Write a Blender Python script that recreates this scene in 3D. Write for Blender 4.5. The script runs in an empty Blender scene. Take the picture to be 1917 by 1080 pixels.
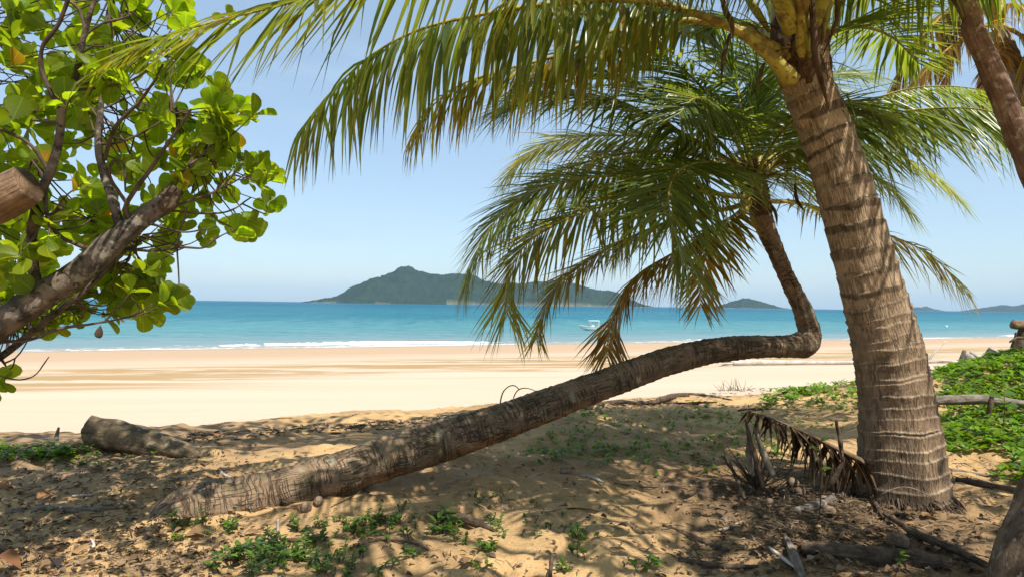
import bpy, math, random
import numpy as np
from mathutils import Matrix, Vector

R = math.radians
rng = np.random.default_rng(11)
random.seed(5)
scene = bpy.context.scene
COL = scene.collection

# ------------------------------------------------------------------ camera
F = 1278.0                     # focal length in pixels of the 1917 px wide photograph
ZC = 4.7
pitch, roll = math.atan(30 / F), 0.0140
fw = np.array([0, math.cos(pitch), math.sin(pitch)])
r0 = np.array([1.0, 0, 0]); u0 = np.array([0, -math.sin(pitch), math.cos(pitch)])
rt = r0 * math.cos(roll) + u0 * math.sin(roll)
up = -r0 * math.sin(roll) + u0 * math.cos(roll)
CAM = np.array([0, 0, ZC])
cd = bpy.data.cameras.new('camera'); cam = bpy.data.objects.new('camera', cd); COL.objects.link(cam)
cd.sensor_width = 36; cd.lens = F / 1917 * 36; cd.clip_start = 0.05; cd.clip_end = 90000
M = Matrix(((rt[0], up[0], -fw[0], 0), (rt[1], up[1], -fw[1], 0), (rt[2], up[2], -fw[2], ZC), (0, 0, 0, 1)))
cam.matrix_world = M
scene.camera = cam

def ray(u, v):
    return fw + (u - 958.5) / F * rt + (540 - v) / F * up
def P(u, v, d):
    return CAM + d * ray(u, v)
def PP(pts):
    return np.array([P(*p) for p in pts])

# ------------------------------------------------------------------ noise
_perm = {}
def perlin(x, y, seed=0):
    x = np.asarray(x, float); y = np.asarray(y, float)
    if seed not in _perm:
        g = np.random.default_rng(seed + 100)
        _perm[seed] = (g.permutation(4096), g.uniform(0, 2 * np.pi, 4096))
    pm, an = _perm[seed]
    xi = np.floor(x).astype(np.int64); yi = np.floor(y).astype(np.int64)
    fx = x - xi; fy = y - yi
    def gr(i, j, dx, dy):
        a = an[(pm[(i) & 4095] + j) & 4095]
        return np.cos(a) * dx + np.sin(a) * dy
    sx = fx * fx * fx * (fx * (fx * 6 - 15) + 10); sy = fy * fy * fy * (fy * (fy * 6 - 15) + 10)
    a = gr(xi, yi, fx, fy); b = gr(xi + 1, yi, fx - 1, fy)
    c = gr(xi, yi + 1, fx, fy - 1); d = gr(xi + 1, yi + 1, fx - 1, fy - 1)
    return ((a + sx * (b - a)) * (1 - sy) + (c + sx * (d - c)) * sy) * 1.5
def fbm(x, y, seed=0, oct=4, gain=.5):
    s = 0; a = 1
    for k in range(oct):
        s = s + a * perlin(x * 2 ** k, y * 2 ** k, seed + k); a *= gain
    return s
def sstep(a, b, x):
    t = np.clip((np.asarray(x, float) - a) / (b - a), 0, 1)
    return t * t * (3 - 2 * t)
def unit(v):
    v = np.asarray(v, float)
    return v / np.maximum(np.linalg.norm(v, axis=-1, keepdims=True), 1e-9)

# ------------------------------------------------------------------ terrain height
SN = 0.484
def shore(x, y):
    return (y - 80.8 - SN * x) * 0.9
def G(x, y, fine=True):
    x = np.asarray(x, float); y = np.asarray(y, float)
    s = shore(x, y)
    sw = s + 0.7 * perlin(x * .35, y * .35, 3) * sstep(-30, -60, s)
    beach = -0.0435 * s
    beach = np.where(s > 150, -6.5, beach)
    berm = 3.40 - 0.010 * (y - 4) + 0.05 * perlin(x * .5, y * .5, 5)
    berm = berm + 1.25 * np.exp(-.5 * ((x - 8.6) / 2.0) ** 2 - .5 * ((y - 8.3) / 1.8) ** 2)
    t = sstep(-65.2, -60.5, sw)
    z = berm * (1 - t) + beach * t
    if fine:
        near = (1 - t) * sstep(40, 16, np.hypot(x, y))
        b = fbm(x * 1.25, y * 1.7, 20, 2) * .036 + np.abs(fbm(x * 2.6, y * 3.6, 30, 2)) * .04 + fbm(x * 9, y * 11, 40, 2) * .006
        z = z + near * b
        z = z + t * 0.03 * perlin(x * .2 + y * .1, y * .25, 50) * sstep(150, 30, np.hypot(x, y)) * sstep(-1, -12, s)
    return z
# the sand sheet as a grid: fine near the camera, coarse far away
def axis(dense_a, dense_b, step, lo, hi, grow=1.12):
    a = list(np.arange(dense_a, dense_b, step)); s = step; x = a[-1]
    while x < hi:
        s *= grow; x = min(x + s, hi); a.append(x)
    s = step; x = a[0]; pre = []
    while x > lo:
        s *= grow; x = max(x - s, lo); pre.append(x)
    return np.array(pre[::-1] + a)
xs = axis(-6.5, 9.0, .035, -3000, 3000); ys = axis(2.6, 13.5, .035, -1500, 2500)
XX, YY = np.meshgrid(xs, ys)
ZZ = G(XX, YY)
# footprints and scuffs in the dry shaded sand
fr = np.random.default_rng(4)
for _ in range(900):
    fx, fy = fr.uniform(-6, 6.5), fr.uniform(2.6, 10.5)
    if shore(fx, fy) > -62.5: continue
    a = fr.uniform(0, np.pi); lx, ly = fr.uniform(.08, .17), fr.uniform(.05, .085); dp = fr.uniform(.008, .034)
    i0, i1 = np.searchsorted(xs, [fx - .45, fx + .45]); j0, j1 = np.searchsorted(ys, [fy - .45, fy + .45])
    sx = XX[j0:j1, i0:i1] - fx; sy = YY[j0:j1, i0:i1] - fy
    q = np.sqrt(((sx * math.cos(a) + sy * math.sin(a)) / lx) ** 2 + ((-sx * math.sin(a) + sy * math.cos(a)) / ly) ** 2)
    ZZ[j0:j1, i0:i1] += dp * (-np.exp(-q ** 2 * .9) + .55 * np.exp(-(q - 1.45) ** 2 * 3.5))
ny, nx = XX.shape
ii = np.arange(ny - 1)[:, None] * nx + np.arange(nx - 1)[None]
Qg = np.stack([ii, ii + 1, ii + nx + 1, ii + nx], -1).reshape(-1, 4)

import bisect
xl_, yl_ = xs.tolist(), ys.tolist()
def gz(x, y):
    i = min(max(bisect.bisect_right(xl_, x) - 1, 0), nx - 2); j = min(max(bisect.bisect_right(yl_, y) - 1, 0), ny - 2)
    fx = (x - xl_[i]) / (xl_[i + 1] - xl_[i]); fy = (y - yl_[j]) / (yl_[j + 1] - yl_[j])
    a = ZZ[j, i] * (1 - fx) + ZZ[j, i + 1] * fx; b = ZZ[j + 1, i] * (1 - fx) + ZZ[j + 1, i + 1] * fx
    return float(a * (1 - fy) + b * fy)
def ground_px(u, v):
    q = ray(u, v); qx, qy, qz = q.tolist(); d = 1.5; lo = d
    while d < 400:
        if ZC + qz * d < gz(qx * d, qy * d): break
        lo = d; d *= 1.02
    hi = d
    for _ in range(18):
        m = (lo + hi) / 2
        if ZC + qz * m < gz(qx * m, qy * m): hi = m
        else: lo = m
    return CAM + q * hi, hi

# ------------------------------------------------------------------ mesh helpers
def mesh_np(name, V, Q, col=None, uv=None, smooth=True, T=None):
    V = np.asarray(V, np.float32).reshape(-1, 3)
    Q = np.asarray(Q, np.int32).reshape(-1, 4) if Q is not None and len(Q) else np.zeros((0, 4), np.int32)
    T = np.asarray(T, np.int32).reshape(-1, 3) if T is not None and len(T) else np.zeros((0, 3), np.int32)
    me = bpy.data.meshes.new(name)
    me.vertices.add(len(V)); me.vertices.foreach_set('co', V.ravel())
    loops = np.concatenate([Q.ravel(), T.ravel()])
    me.loops.add(len(loops)); me.loops.foreach_set('vertex_index', loops)
    n = len(Q) + len(T)
    me.polygons.add(n)
    st = np.concatenate([np.arange(len(Q)) * 4, len(Q) * 4 + np.arange(len(T)) * 3]).astype(np.int32)
    me.polygons.foreach_set('loop_start', st)
    me.polygons.foreach_set('use_smooth', np.full(n, smooth))
    if col is not None:
        c = np.asarray(col, np.float32)
        c = np.concatenate([c, np.ones((len(c), 1), np.float32)], 1) if c.shape[1] == 3 else c
        a = me.attributes.new('col', 'FLOAT_COLOR', 'POINT'); a.data.foreach_set('color', c.ravel())
    if uv is not None:
        l = me.uv_layers.new(name='UVMap')
        l.data.foreach_set('uv', np.asarray(uv, np.float32)[loops].ravel())
    me.update(calc_edges=True); me.validate()
    return me
def wloc(o):
    v = np.zeros(3)
    while o is not None:
        v = v + np.array(o.location); o = o.parent
    return v
def mk(name, geo, mat, parent=None, loc=None, smooth=True):
    """geo = dict(V, Q, [T], [col], [uv]) in world coordinates -> ONE mesh object with its origin at loc / its parent's origin"""
    V = np.asarray(geo['V'], float).reshape(-1, 3)
    org = wloc(parent) if parent is not None else (np.asarray(loc, float) if loc is not None else np.zeros(3))
    me = mesh_np(name, V - org, geo.get('Q'), geo.get('col'), geo.get('uv'), smooth, geo.get('T'))
    me.materials.append(mat)
    o = bpy.data.objects.new(name, me); COL.objects.link(o)
    if parent is not None: o.parent = parent
    elif loc is not None: o.location = loc
    return o
def root(name, loc, label, cat, group=None):
    o = bpy.data.objects.new(name, None); COL.objects.link(o); o.location = loc; o.empty_display_size = .1
    return tag(o, label, cat, group)
def tag(o, label, cat, group=None, kind=None):
    if label: o['label'] = label
    if cat: o['category'] = cat
    if group: o['group'] = group
    if kind: o['kind'] = kind
    return o
def join(*gs):
    V = []; Q = []; T = []; C = []; U = []; n = 0
    for g in gs:
        v = np.asarray(g['V'], float).reshape(-1, 3); V.append(v)
        if g.get('Q') is not None and len(g['Q']): Q.append(np.asarray(g['Q']).reshape(-1, 4) + n)
        if g.get('T') is not None and len(g['T']): T.append(np.asarray(g['T']).reshape(-1, 3) + n)
        if g.get('col') is not None: C.append(np.asarray(g['col']))
        if g.get('uv') is not None: U.append(np.asarray(g['uv']))
        n += len(v)
    return dict(V=np.concatenate(V), Q=np.concatenate(Q) if Q else None, T=np.concatenate(T) if T else None,
                col=np.concatenate(C) if C else None, uv=np.concatenate(U) if U else None)

def resample(pts, n):
    """Catmull-Rom through pts (k x m), n points evenly spaced by length of the first three columns"""
    p = np.asarray(pts, float)
    e = np.concatenate([[2 * p[0] - p[1]], p, [2 * p[-1] - p[-2]]])
    out = []
    for i in range(len(p) - 1):
        a, b, c, d = e[i:i + 4]
        t = np.linspace(0, 1, 24, endpoint=False)[:, None]
        out.append(.5 * ((2 * b) + (c - a) * t + (2 * a - 5 * b + 4 * c - d) * t ** 2 + (3 * b - a - 3 * c + d) * t ** 3))
    out.append(p[-1:]); out = np.concatenate(out)
    L = np.concatenate([[0], np.cumsum(np.linalg.norm(np.diff(out[:, :3], axis=0), axis=1))])
    s = np.linspace(0, L[-1], n)
    return np.stack([np.interp(s, L, out[:, k]) for k in range(p.shape[1])], 1), s
def frames(c, start):
    T = unit(np.gradient(c, axis=0)); A = np.zeros_like(c)
    a = np.asarray(start, float)
    for i in range(len(c)):
        a = a - T[i] * np.dot(a, T[i]); a = a / max(np.linalg.norm(a), 1e-9); A[i] = a
    return T, A, np.cross(T, A)
def tube(pts, rad, n=40, k=10, start=(0.13, 1, 0.07), disp=None, caps=True, colf=None, flat=1.0):
    """tapered tube; rad list matching pts; disp(theta[M,K], s[M,1]) -> radial offset; colf likewise -> colour"""
    pr = np.concatenate([np.asarray(pts, float), np.asarray(rad, float)[:, None]], 1)
    c, s = resample(pr, n); r = np.maximum(c[:, 3], .0004); c = c[:, :3]
    T, A, B = frames(c, start)
    th = np.linspace(0, 2 * np.pi, k + 1)
    TH = np.repeat(th[None], n, 0); S = s[:, None]
    rr = r[:, None] + (disp(TH, S) if disp is not None else 0) * np.ones_like(TH)
    V = c[:, None] + rr[..., None] * (np.cos(TH)[..., None] * A[:, None] + flat * np.sin(TH)[..., None] * B[:, None])
    uv = np.stack([TH / (2 * np.pi) * (2 * np.pi * r.mean()), S + 0 * TH], -1).reshape(-1, 2)
    i = np.arange(n - 1)[:, None] * (k + 1) + np.arange(k)[None]
    Q = np.stack([i, i + 1, i + k + 2, i + k + 1], -1).reshape(-1, 4)
    col = colf(TH, S).reshape(-1, 3) if colf is not None else None
    V = V.reshape(-1, 3)
    Tt = []
    if caps:
        nv = len(V)
        V = np.concatenate([V, c[:1], c[-1:]]); uv = np.concatenate([uv, uv[:1], uv[-1:]])
        if col is not None: col = np.concatenate([col, col[:1], col[-1:]])
        for j in range(k):
            Tt.append((nv, j + 1, j)); b = (n - 1) * (k + 1); Tt.append((nv + 1, b + j, b + j + 1))
    return dict(V=V, Q=Q, T=Tt, uv=uv, col=col)

# ------------------------------------------------------------------ leaf sheets
def template(tt, ww, zz):
    v = []
    for t, w, z in zip(tt, ww, zz):
        v += [(-w, t, z + .35 * w * .6), (0, t, z), (w, t, z + .35 * w * .6)]
    q = []
    for i in range(len(tt) - 1):
        a = 3 * i; q += [(a, a + 1, a + 4, a + 3), (a + 1, a + 2, a + 5, a + 4)]
    return np.array(v, float), np.array(q)
ROUND = template([0, .12, .35, .6, .82, .95, 1.0], [.012, .08, .29, .40, .385, .25, .05], [0, .0, .02, .02, -.01, -.04, -.055])
LANCE = template([0, .2, .5, .8, 1.0], [.02, .11, .16, .09, .005], [0, .04, .05, .0, -.08])
CURL = template([0, .12, .35, .6, .82, .95, 1.0], [.012, .07, .22, .30, .27, .15, .02], [0, .06, .14, .16, .12, .02, -.06])
def leaves(O, D, N, L, tmpl, col, width=1.0, cup=0.0):
    O = np.asarray(O, float); D = unit(D); N = np.asarray(N, float)
    N = unit(N - D * np.sum(N * D, 1, keepdims=True)); B = np.cross(D, N)
    tv, tq = tmpl; L = np.broadcast_to(np.asarray(L, float), (len(O),))
    w = np.broadcast_to(np.asarray(width, float), (len(O),))
    zz = tv[None, :, 2] + np.asarray(cup).reshape(-1, 1) * (tv[None, :, 0] ** 2 + .25 * tv[None, :, 1] ** 2)
    V = O[:, None] + L[:, None, None] * (tv[None, :, 1, None] * D[:, None] + (tv[None, :, 0] * w[:, None])[..., None] * B[:, None] + zz[..., None] * N[:, None])
    m = len(tv)
    Q = (tq[None] + (np.arange(len(O)) * m)[:, None, None]).reshape(-1, 4)
    C = np.repeat(np.asarray(col, float), m, 0)
    uv = np.stack([np.tile(tv[:, 0], len(O)), np.tile(tv[:, 1], len(O))], 1)
    return dict(V=V.reshape(-1, 3), Q=Q, col=C, uv=uv)

# ------------------------------------------------------------------ materials
class NT:
    def __init__(s, name):
        s.m = bpy.data.materials.new(name); s.m.use_nodes = True
        s.t = s.m.node_tree; s.t.nodes.clear()
        s.out = s.n('ShaderNodeOutputMaterial')
    def n(s, kind, **kw):
        x = s.t.nodes.new(kind)
        for k, v in kw.items(): setattr(x, k, v)
        return x
    def set(s, node, **kw):
        for k, v in kw.items():
            i = node.inputs[k.replace('_', ' ')] if k.replace('_', ' ') in node.inputs else node.inputs[int(k[1:])]
            if hasattr(v, 'is_output') or isinstance(v, bpy.types.NodeSocket): s.t.links.new(v, i)
            else: i.default_value = v
        return node
    def link(s, a, b): s.t.links.new(a, b)
    def attr(s, name='col'):
        return s.n('ShaderNodeAttribute', attribute_name=name).outputs['Color']
    def pos(s): return s.n('ShaderNodeNewGeometry').outputs['Position']
    def uv(s): return s.n('ShaderNodeUVMap').outputs['UV']
    def mapping(s, vec, scale=(1, 1, 1), rot=(0, 0, 0), loc=(0, 0, 0)):
        m = s.n('ShaderNodeMapping'); s.link(vec, m.inputs['Vector'])
        m.inputs['Scale'].default_value = scale; m.inputs['Rotation'].default_value = rot; m.inputs['Location'].default_value = loc
        return m.outputs['Vector']
    def noise(s, vec, scale, detail=4, rough=.55, dist=0):
        m = s.n('ShaderNodeTexNoise'); s.link(vec, m.inputs['Vector'])
        m.inputs['Scale'].default_value = scale; m.inputs['Detail'].default_value = detail
        m.inputs['Roughness'].default_value = rough; m.inputs['Distortion'].default_value = dist
        return m.outputs['Fac']
    def voronoi(s, vec, scale, feature='DISTANCE_TO_EDGE', rnd=1.0):
        m = s.n('ShaderNodeTexVoronoi', feature=feature); s.link(vec, m.inputs['Vector'])
        m.inputs['Scale'].default_value = scale; m.inputs['Randomness'].default_value = rnd
        return m.outputs['Distance']
    def range(s, v, a, b, c=0.0, d=1.0, smooth=True):
        m = s.n('ShaderNodeMapRange', interpolation_type='SMOOTHSTEP' if smooth else 'LINEAR')
        s.link(v, m.inputs[0])
        for k, q in zip((1, 2, 3, 4), (a, b, c, d)): m.inputs[k].default_value = q
        return m.outputs[0]
    def math(s, op, a, b=None):
        m = s.n('ShaderNodeMath', operation=op)
        for k, q in enumerate((a, b)):
            if q is None: continue
            if isinstance(q, (int, float)): m.inputs[k].default_value = q
            else: s.link(q, m.inputs[k])
        return m.outputs[0]
    def mix(s, f, a, b, mode='MIX'):
        m = s.n('ShaderNodeMix', data_type='RGBA', blend_type=mode)
        for k, q in ((0, f), (6, a), (7, b)):
            if isinstance(q, (int, float)): m.inputs[k].default_value = q
            elif isinstance(q, tuple): m.inputs[k].default_value = (*q, 1)
            else: s.link(q, m.inputs[k])
        return m.outputs[2]
    def bump(s, h, strength=.5, dist=.02, normal=None):
        m = s.n('ShaderNodeBump'); s.link(h, m.inputs['Height'])
        m.inputs['Strength'].default_value = strength; m.inputs['Distance'].default_value = dist
        if normal is not None: s.link(normal, m.inputs['Normal'])
        return m.outputs['Normal']
    def principled(s, color, rough=.8, normal=None, spec=.3):
        p = s.n('ShaderNodeBsdfPrincipled')
        if isinstance(color, tuple): p.inputs['Base Color'].default_value = (*color, 1)
        else: s.link(color, p.inputs['Base Color'])
        if isinstance(rough, (int, float)): p.inputs['Roughness'].default_value = rough
        else: s.link(rough, p.inputs['Roughness'])
        p.inputs['Specular IOR Level'].default_value = spec
        if normal is not None: s.link(normal, p.inputs['Normal'])
        return p.outputs[0]
    def done(s, sh):
        s.link(sh, s.out.inputs['Surface']); return s.m

def leaf_mat(name, trans=.45, rough=.4, tint=(1.35, 1.5, .35), spec=.4, vein=0.0):
    t = NT(name); c = t.attr()
    n = t.noise(t.pos(), 9, 3)
    c1 = t.mix(t.range(n, .3, .7, 0, .5), c, t.mix(1.0, c, (.62, .7, .6), 'MULTIPLY'))
    if vein:
        u = t.uv(); sx = t.n('ShaderNodeSeparateXYZ'); t.link(u, sx.inputs[0])
        ax = t.math('ABSOLUTE', sx.outputs[0])
        rib = t.math('SUBTRACT', sx.outputs[1], t.math('MULTIPLY', ax, .55))
        w = t.math('ABSOLUTE', t.math('SINE', t.math('MULTIPLY', rib, 30.0)))
        f = t.math('MAXIMUM', t.range(w, .16, .02, 0, .5), t.range(ax, .03, .012, 0, .9))
        c1 = t.mix(t.math('MULTIPLY', f, vein), c1, t.mix(1.0, c1, (1.6, 1.5, 1.3), 'MULTIPLY'))
        eg = t.math('MULTIPLY', t.range(t.noise(t.pos(), 15, 3), .56, .64), t.range(t.math('ADD', ax, t.math('MULTIPLY', sx.outputs[1], .35)), .50, .62))
        c1 = t.mix(t.math('MULTIPLY', eg, .8), c1, (.16, .085, .015))
        sp = t.noise(t.pos(), 42, 2)
        c1 = t.mix(t.range(sp, .68, .74, 0, .75), c1, (.05, .03, .008))
    p = t.principled(c1, rough, spec=spec)
    tr = t.n('ShaderNodeBsdfTranslucent'); t.link(t.mix(1.0, c1, tint, 'MULTIPLY'), tr.inputs['Color'])
    mx = t.n('ShaderNodeMixShader'); mx.inputs[0].default_value = trans
    t.link(p, mx.inputs[1]); t.link(tr.outputs[0], mx.inputs[2])
    return t.done(mx.outputs[0])

def wood_mat(name, c1, c2, scale=6, grain=(1, 1, 1), bump=.5, lichen=0.0, rough=.85):
    t = NT(name); p = t.pos()
    n = t.noise(p, scale, 6, .65); g = t.noise(t.mapping(t.uv(), (60, 4, 1)), 1.0, 5, .6)
    c = t.mix(t.range(n, .3, .7), c1, c2)
    c = t.mix(t.range(g, .35, .65, 0, .6), c, t.mix(1.0, c, (.45, .43, .42), 'MULTIPLY'))
    if lichen:
        l = t.noise(p, scale * 2.2, 5, .7)
        c = t.mix(t.range(l, .57, .63, 0, lichen), c, (.40, .38, .31))
    h = t.math('ADD', t.math('MULTIPLY', g, .7), n)
    return t.done(t.principled(c, rough, t.bump(h, bump, .02), .2))

M_frond = leaf_mat('palm_leaflet', .60, .28, (1.95, 1.8, .5), .55)
M_dryfrond = leaf_mat('dry_palm_leaflet', .3, .6, (1.3, 1.1, .7), .2)
M_leaf = leaf_mat('round_leaf', .70, .42, (2.2, 2.05, .5), .35, vein=1.0)
M_cover = leaf_mat('creeper_leaf', .42, .4, (1.6, 1.6, .4), .35)
M_dead = leaf_mat('dead_leaf', .12, .7, (1.2, 1., .8), .2)

def mat_stalk(name):
    t = NT(name); c = t.attr(); p = t.pos()
    n = t.noise(p, 26, 5, .65)
    c = t.mix(t.range(n, .5, .64, 0, .85), c, (.13, .065, .022))
    c = t.mix(t.range(t.noise(p, 7, 4), .52, .62, 0, .7), c, (.12, .065, .03))
    return t.done(t.principled(c, .6, t.bump(t.math('ADD', t.noise(t.mapping(t.uv(), (90, 8, 1)), 1, 3), n), .5, .012), .3))
M_stalk = mat_stalk('palm_stalk')

def fissure(t, u, sc, wob, amt, width, detail=2):
    """thin wandering dark lines: the contour of a stretched noise"""
    v = t.n('ShaderNodeVectorMath', operation='ADD'); t.link(t.mapping(u, sc), v.inputs[0])
    w3 = t.n('ShaderNodeCombineXYZ'); t.link(t.math('MULTIPLY', wob, amt[0]), w3.inputs[0]); t.link(t.math('MULTIPLY', wob, amt[1]), w3.inputs[1])
    t.link(w3.outputs[0], v.inputs[1])
    n = t.noise(v.outputs[0], 1.0, detail, .5)
    return t.range(t.math('ABSOLUTE', t.math('SUBTRACT', n, .5)), .0, width)
def mat_palm_bark():
    t = NT('palm_bark'); c = t.attr(); u = t.uv(); p = t.pos()
    wob = t.noise(p, 9, 3)
    f1 = fissure(t, u, (58, 4.5, 1), wob, (1.2, .5), .05); f2 = fissure(t, u, (105, 11, 1), wob, (1.5, .6), .05)
    fine = t.noise(t.mapping(u, (170, 26, 1)), 1, 4, .65)
    big = t.noise(p, 5, 5, .6)
    c1 = t.mix(t.range(big, .3, .7, 0, .5), c, t.mix(1.0, c, (.62, .56, .5), 'MULTIPLY'))
    c1 = t.mix(t.range(fine, .35, .7, 0, .45), c1, t.mix(1.0, c1, (.5, .46, .42), 'MULTIPLY'))
    m1 = t.range(t.noise(p, 6, 3), .36, .56, .15, 1); m2 = t.range(t.noise(t.mapping(p, (1, 1, 1), loc=(4, 4, 4)), 11, 3), .42, .6, 0, .8)
    crack = t.math('MULTIPLY', t.math('SUBTRACT', 1.0, t.math('MULTIPLY', t.math('SUBTRACT', 1.0, f1), m1)), t.math('SUBTRACT', 1.0, t.math('MULTIPLY', t.math('SUBTRACT', 1.0, f2), m2)))
    c1 = t.mix(t.math('MULTIPLY', t.math('SUBTRACT', 1.0, crack), .62), c1, (.035, .024, .016))
    li = t.noise(p, 18, 5, .7)
    c1 = t.mix(t.range(li, .63, .68, 0, .35), c1, (.40, .37, .30))
    h = t.math('ADD', t.math('MULTIPLY', crack, .8), t.math('MULTIPLY', fine, .6))
    return t.done(t.principled(c1, .85, t.bump(h, .8, .014), .2))
M_palmbark = mat_palm_bark()

def mat_lean_bark():
    t = NT('weathered_palm_bark'); c = t.attr(); u = t.uv(); p = t.pos()
    wob = t.noise(p, 7, 3)
    ring = fissure(t, u, (3.2, 30, 1), wob, (.6, 2.0), .045, 3); lng = fissure(t, u, (46, 5, 1), wob, (1.6, 1.0), .05)
    m1 = t.range(t.noise(p, 5, 3), .40, .60, .1, .9); m2 = t.range(t.noise(t.mapping(p, (1, 1, 1), loc=(4, 4, 4)), 7, 3), .42, .58, .1, .9)
    crack = t.math('MULTIPLY', t.math('SUBTRACT', 1.0, t.math('MULTIPLY', t.math('SUBTRACT', 1.0, ring), m2)), t.math('SUBTRACT', 1.0, t.math('MULTIPLY', t.math('SUBTRACT', 1.0, lng), m1)))
    big = t.noise(p, 4.5, 5, .6); fine = t.noise(t.mapping(u, (90, 34, 1)), 1.0, 4, .65)
    c1 = t.mix(t.range(big, .32, .68, 0, .6), c, t.mix(1.0, c, (.55, .54, .52), 'MULTIPLY'))
    c1 = t.mix(t.range(fine, .35, .7, 0, .5), c1, t.mix(1.0, c1, (.48, .44, .4), 'MULTIPLY'))
    moss = t.noise(t.mapping(p, (1, 1, 1), loc=(3, 1, 2)), 5.0, 4, .6)
    c1 = t.mix(t.range(moss, .50, .66, 0, .55), c1, (.085, .082, .038))
    li = t.noise(p, 11, 4, .6, .3)
    c1 = t.mix(t.range(li, .60, .66, 0, .6), c1, (.27, .27, .19))
    sp = t.voronoi(p, 34, 'F1'); spm = t.math('MULTIPLY', t.range(sp, .24, .15), t.range(t.noise(p, 4, 2), .5, .6))
    c1 = t.mix(t.math('MULTIPLY', spm, .55), c1, (.42, .42, .34))
    c1 = t.mix(t.math('MULTIPLY', t.math('SUBTRACT', 1.0, crack), .8), c1, (.022, .015, .011))
    h = t.math('ADD', t.math('MULTIPLY', crack, .9), t.math('MULTIPLY', fine, .5))
    return t.done(t.principled(c1, .88, t.bump(h, .9, .016), .2))
M_leanbark = mat_lean_bark()

def mat_tree_bark():
    t = NT('lichen_bark'); p = t.pos()
    n = t.noise(p, 9, 6, .68); b = t.noise(p, 40, 5, .7)
    c = t.mix(t.range(n, .34, .66), (.032, .026, .020), (.165, .13, .10))
    l = t.noise(t.mapping(p, (1, 1, 1), loc=(5, 2, 1)), 12, 5, .68)
    c = t.mix(t.range(l, .56, .64, 0, .5), c, (.32, .28, .22))
    d = t.noise(t.mapping(p, (1, 1, 1), loc=(1, 7, 3)), 16, 5, .7)
    c = t.mix(t.range(d, .56, .62, 0, .85), c, (.025, .018, .014))
    return t.done(t.principled(c, .85, t.bump(t.math('ADD', n, t.math('MULTIPLY', b, .6)), .7, .012), .25))
M_treebark = mat_tree_bark()
M_twig = wood_mat('twig_bark', (.05, .035, .025), (.14, .10, .075), 14, bump=.3)
M_slender = wood_mat('smooth_bark', (.13, .075, .05), (.30, .20, .15), 9, bump=.5, lichen=.5)
M_cutwood = wood_mat('sawn_wood', (.12, .075, .045), (.30, .19, .115), 9, bump=.9, lichen=.25)
M_oldlog = wood_mat('mossy_log', (.075, .058, .034), (.24, .175, .10), 8, bump=1.0, lichen=.35)
M_drift = wood_mat('bleached_driftwood', (.42, .36, .30), (.62, .56, .49), 3, bump=.6)
M_grey = wood_mat('grey_weathered_wood', (.12, .095, .075), (.30, .255, .205), 12, bump=.9)
M_brownwood = wood_mat('brown_stick_wood', (.05, .034, .024), (.17, .12, .08), 16, bump=1.0)
M_roughbark = wood_mat('rough_bark', (.06, .042, .03), (.22, .16, .11), 12, bump=1.0, lichen=.4)
M_spathe = wood_mat('dry_spathe', (.05, .032, .022), (.16, .10, .07), 12, bump=.6)
M_fibre = wood_mat('palm_fibre', (.05, .028, .015), (.20, .12, .065), 20, bump=1.0)
M_husk = wood_mat('husk_fibre', (.13, .085, .055), (.34, .24, .16), 20, bump=.9)

# ------------------------------------------------------------------ world, sun
SUN = unit(np.array([0.28, -0.42, 0.86]))
el = math.asin(SUN[2]); az = math.atan2(SUN[0], SUN[1])
w = bpy.data.worlds.new('World'); scene.world = w; w.use_nodes = True
nt = w.node_tree; nt.nodes.clear()
wo = nt.nodes.new('ShaderNodeOutputWorld'); bg = nt.nodes.new('ShaderNodeBackground'); sk = nt.nodes.new('ShaderNodeTexSky')
sk.sky_type = 'NISHITA'; sk.sun_disc = False; sk.sun_elevation = el; sk.sun_rotation = az
sk.air_density = 1.0; sk.dust_density = 0.7; sk.ozone_density = 1.0; sk.altitude = 0
tc = nt.nodes.new('ShaderNodeTexCoord'); mp = nt.nodes.new('ShaderNodeMapping'); mp.inputs['Scale'].default_value = (2.2, 2.2, 16)
mp.inputs['Rotation'].default_value = (.05, .08, .3)
cn = nt.nodes.new('ShaderNodeTexNoise'); cn.inputs['Scale'].default_value = 1.3; cn.inputs['Detail'].default_value = 7; cn.inputs['Roughness'].default_value = .6
cr = nt.nodes.new('ShaderNodeMapRange'); cr.inputs[1].default_value = .52; cr.inputs[2].default_value = .8; cr.inputs[3].default_value = .42; cr.inputs[4].default_value = .70
mxw = nt.nodes.new('ShaderNodeMix'); mxw.data_type = 'RGBA'; mxw.inputs[7].default_value = (3.3, 4.4, 5.4, 1)
nt.links.new(tc.outputs['Generated'], mp.inputs[0]); nt.links.new(mp.outputs[0], cn.inputs['Vector']); nt.links.new(cn.outputs['Fac'], cr.inputs[0])
tn = nt.nodes.new('ShaderNodeMix'); tn.data_type = 'RGBA'; tn.blend_type = 'MULTIPLY'; tn.inputs[0].default_value = 1; tn.inputs[7].default_value = (.94, .975, 1.0, 1)
nt.links.new(sk.outputs[0], tn.inputs[6]); nt.links.new(cr.outputs[0], mxw.inputs[0]); nt.links.new(tn.outputs[2], mxw.inputs[6])
nt.links.new(mxw.outputs[2], bg.inputs[0]); nt.links.new(bg.outputs[0], wo.inputs[0])
bg.inputs[1].default_value = 0.112
sd = bpy.data.lights.new('sun', 'SUN'); sd.energy = 4.7; sd.angle = R(.53); sd.color = (1, .935, .83)
so = bpy.data.objects.new('sun', sd); COL.objects.link(so)
so.rotation_euler = Vector(-SUN).to_track_quat('-Z', 'Y').to_euler(); so.location = (8, -5, 30)

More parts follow.
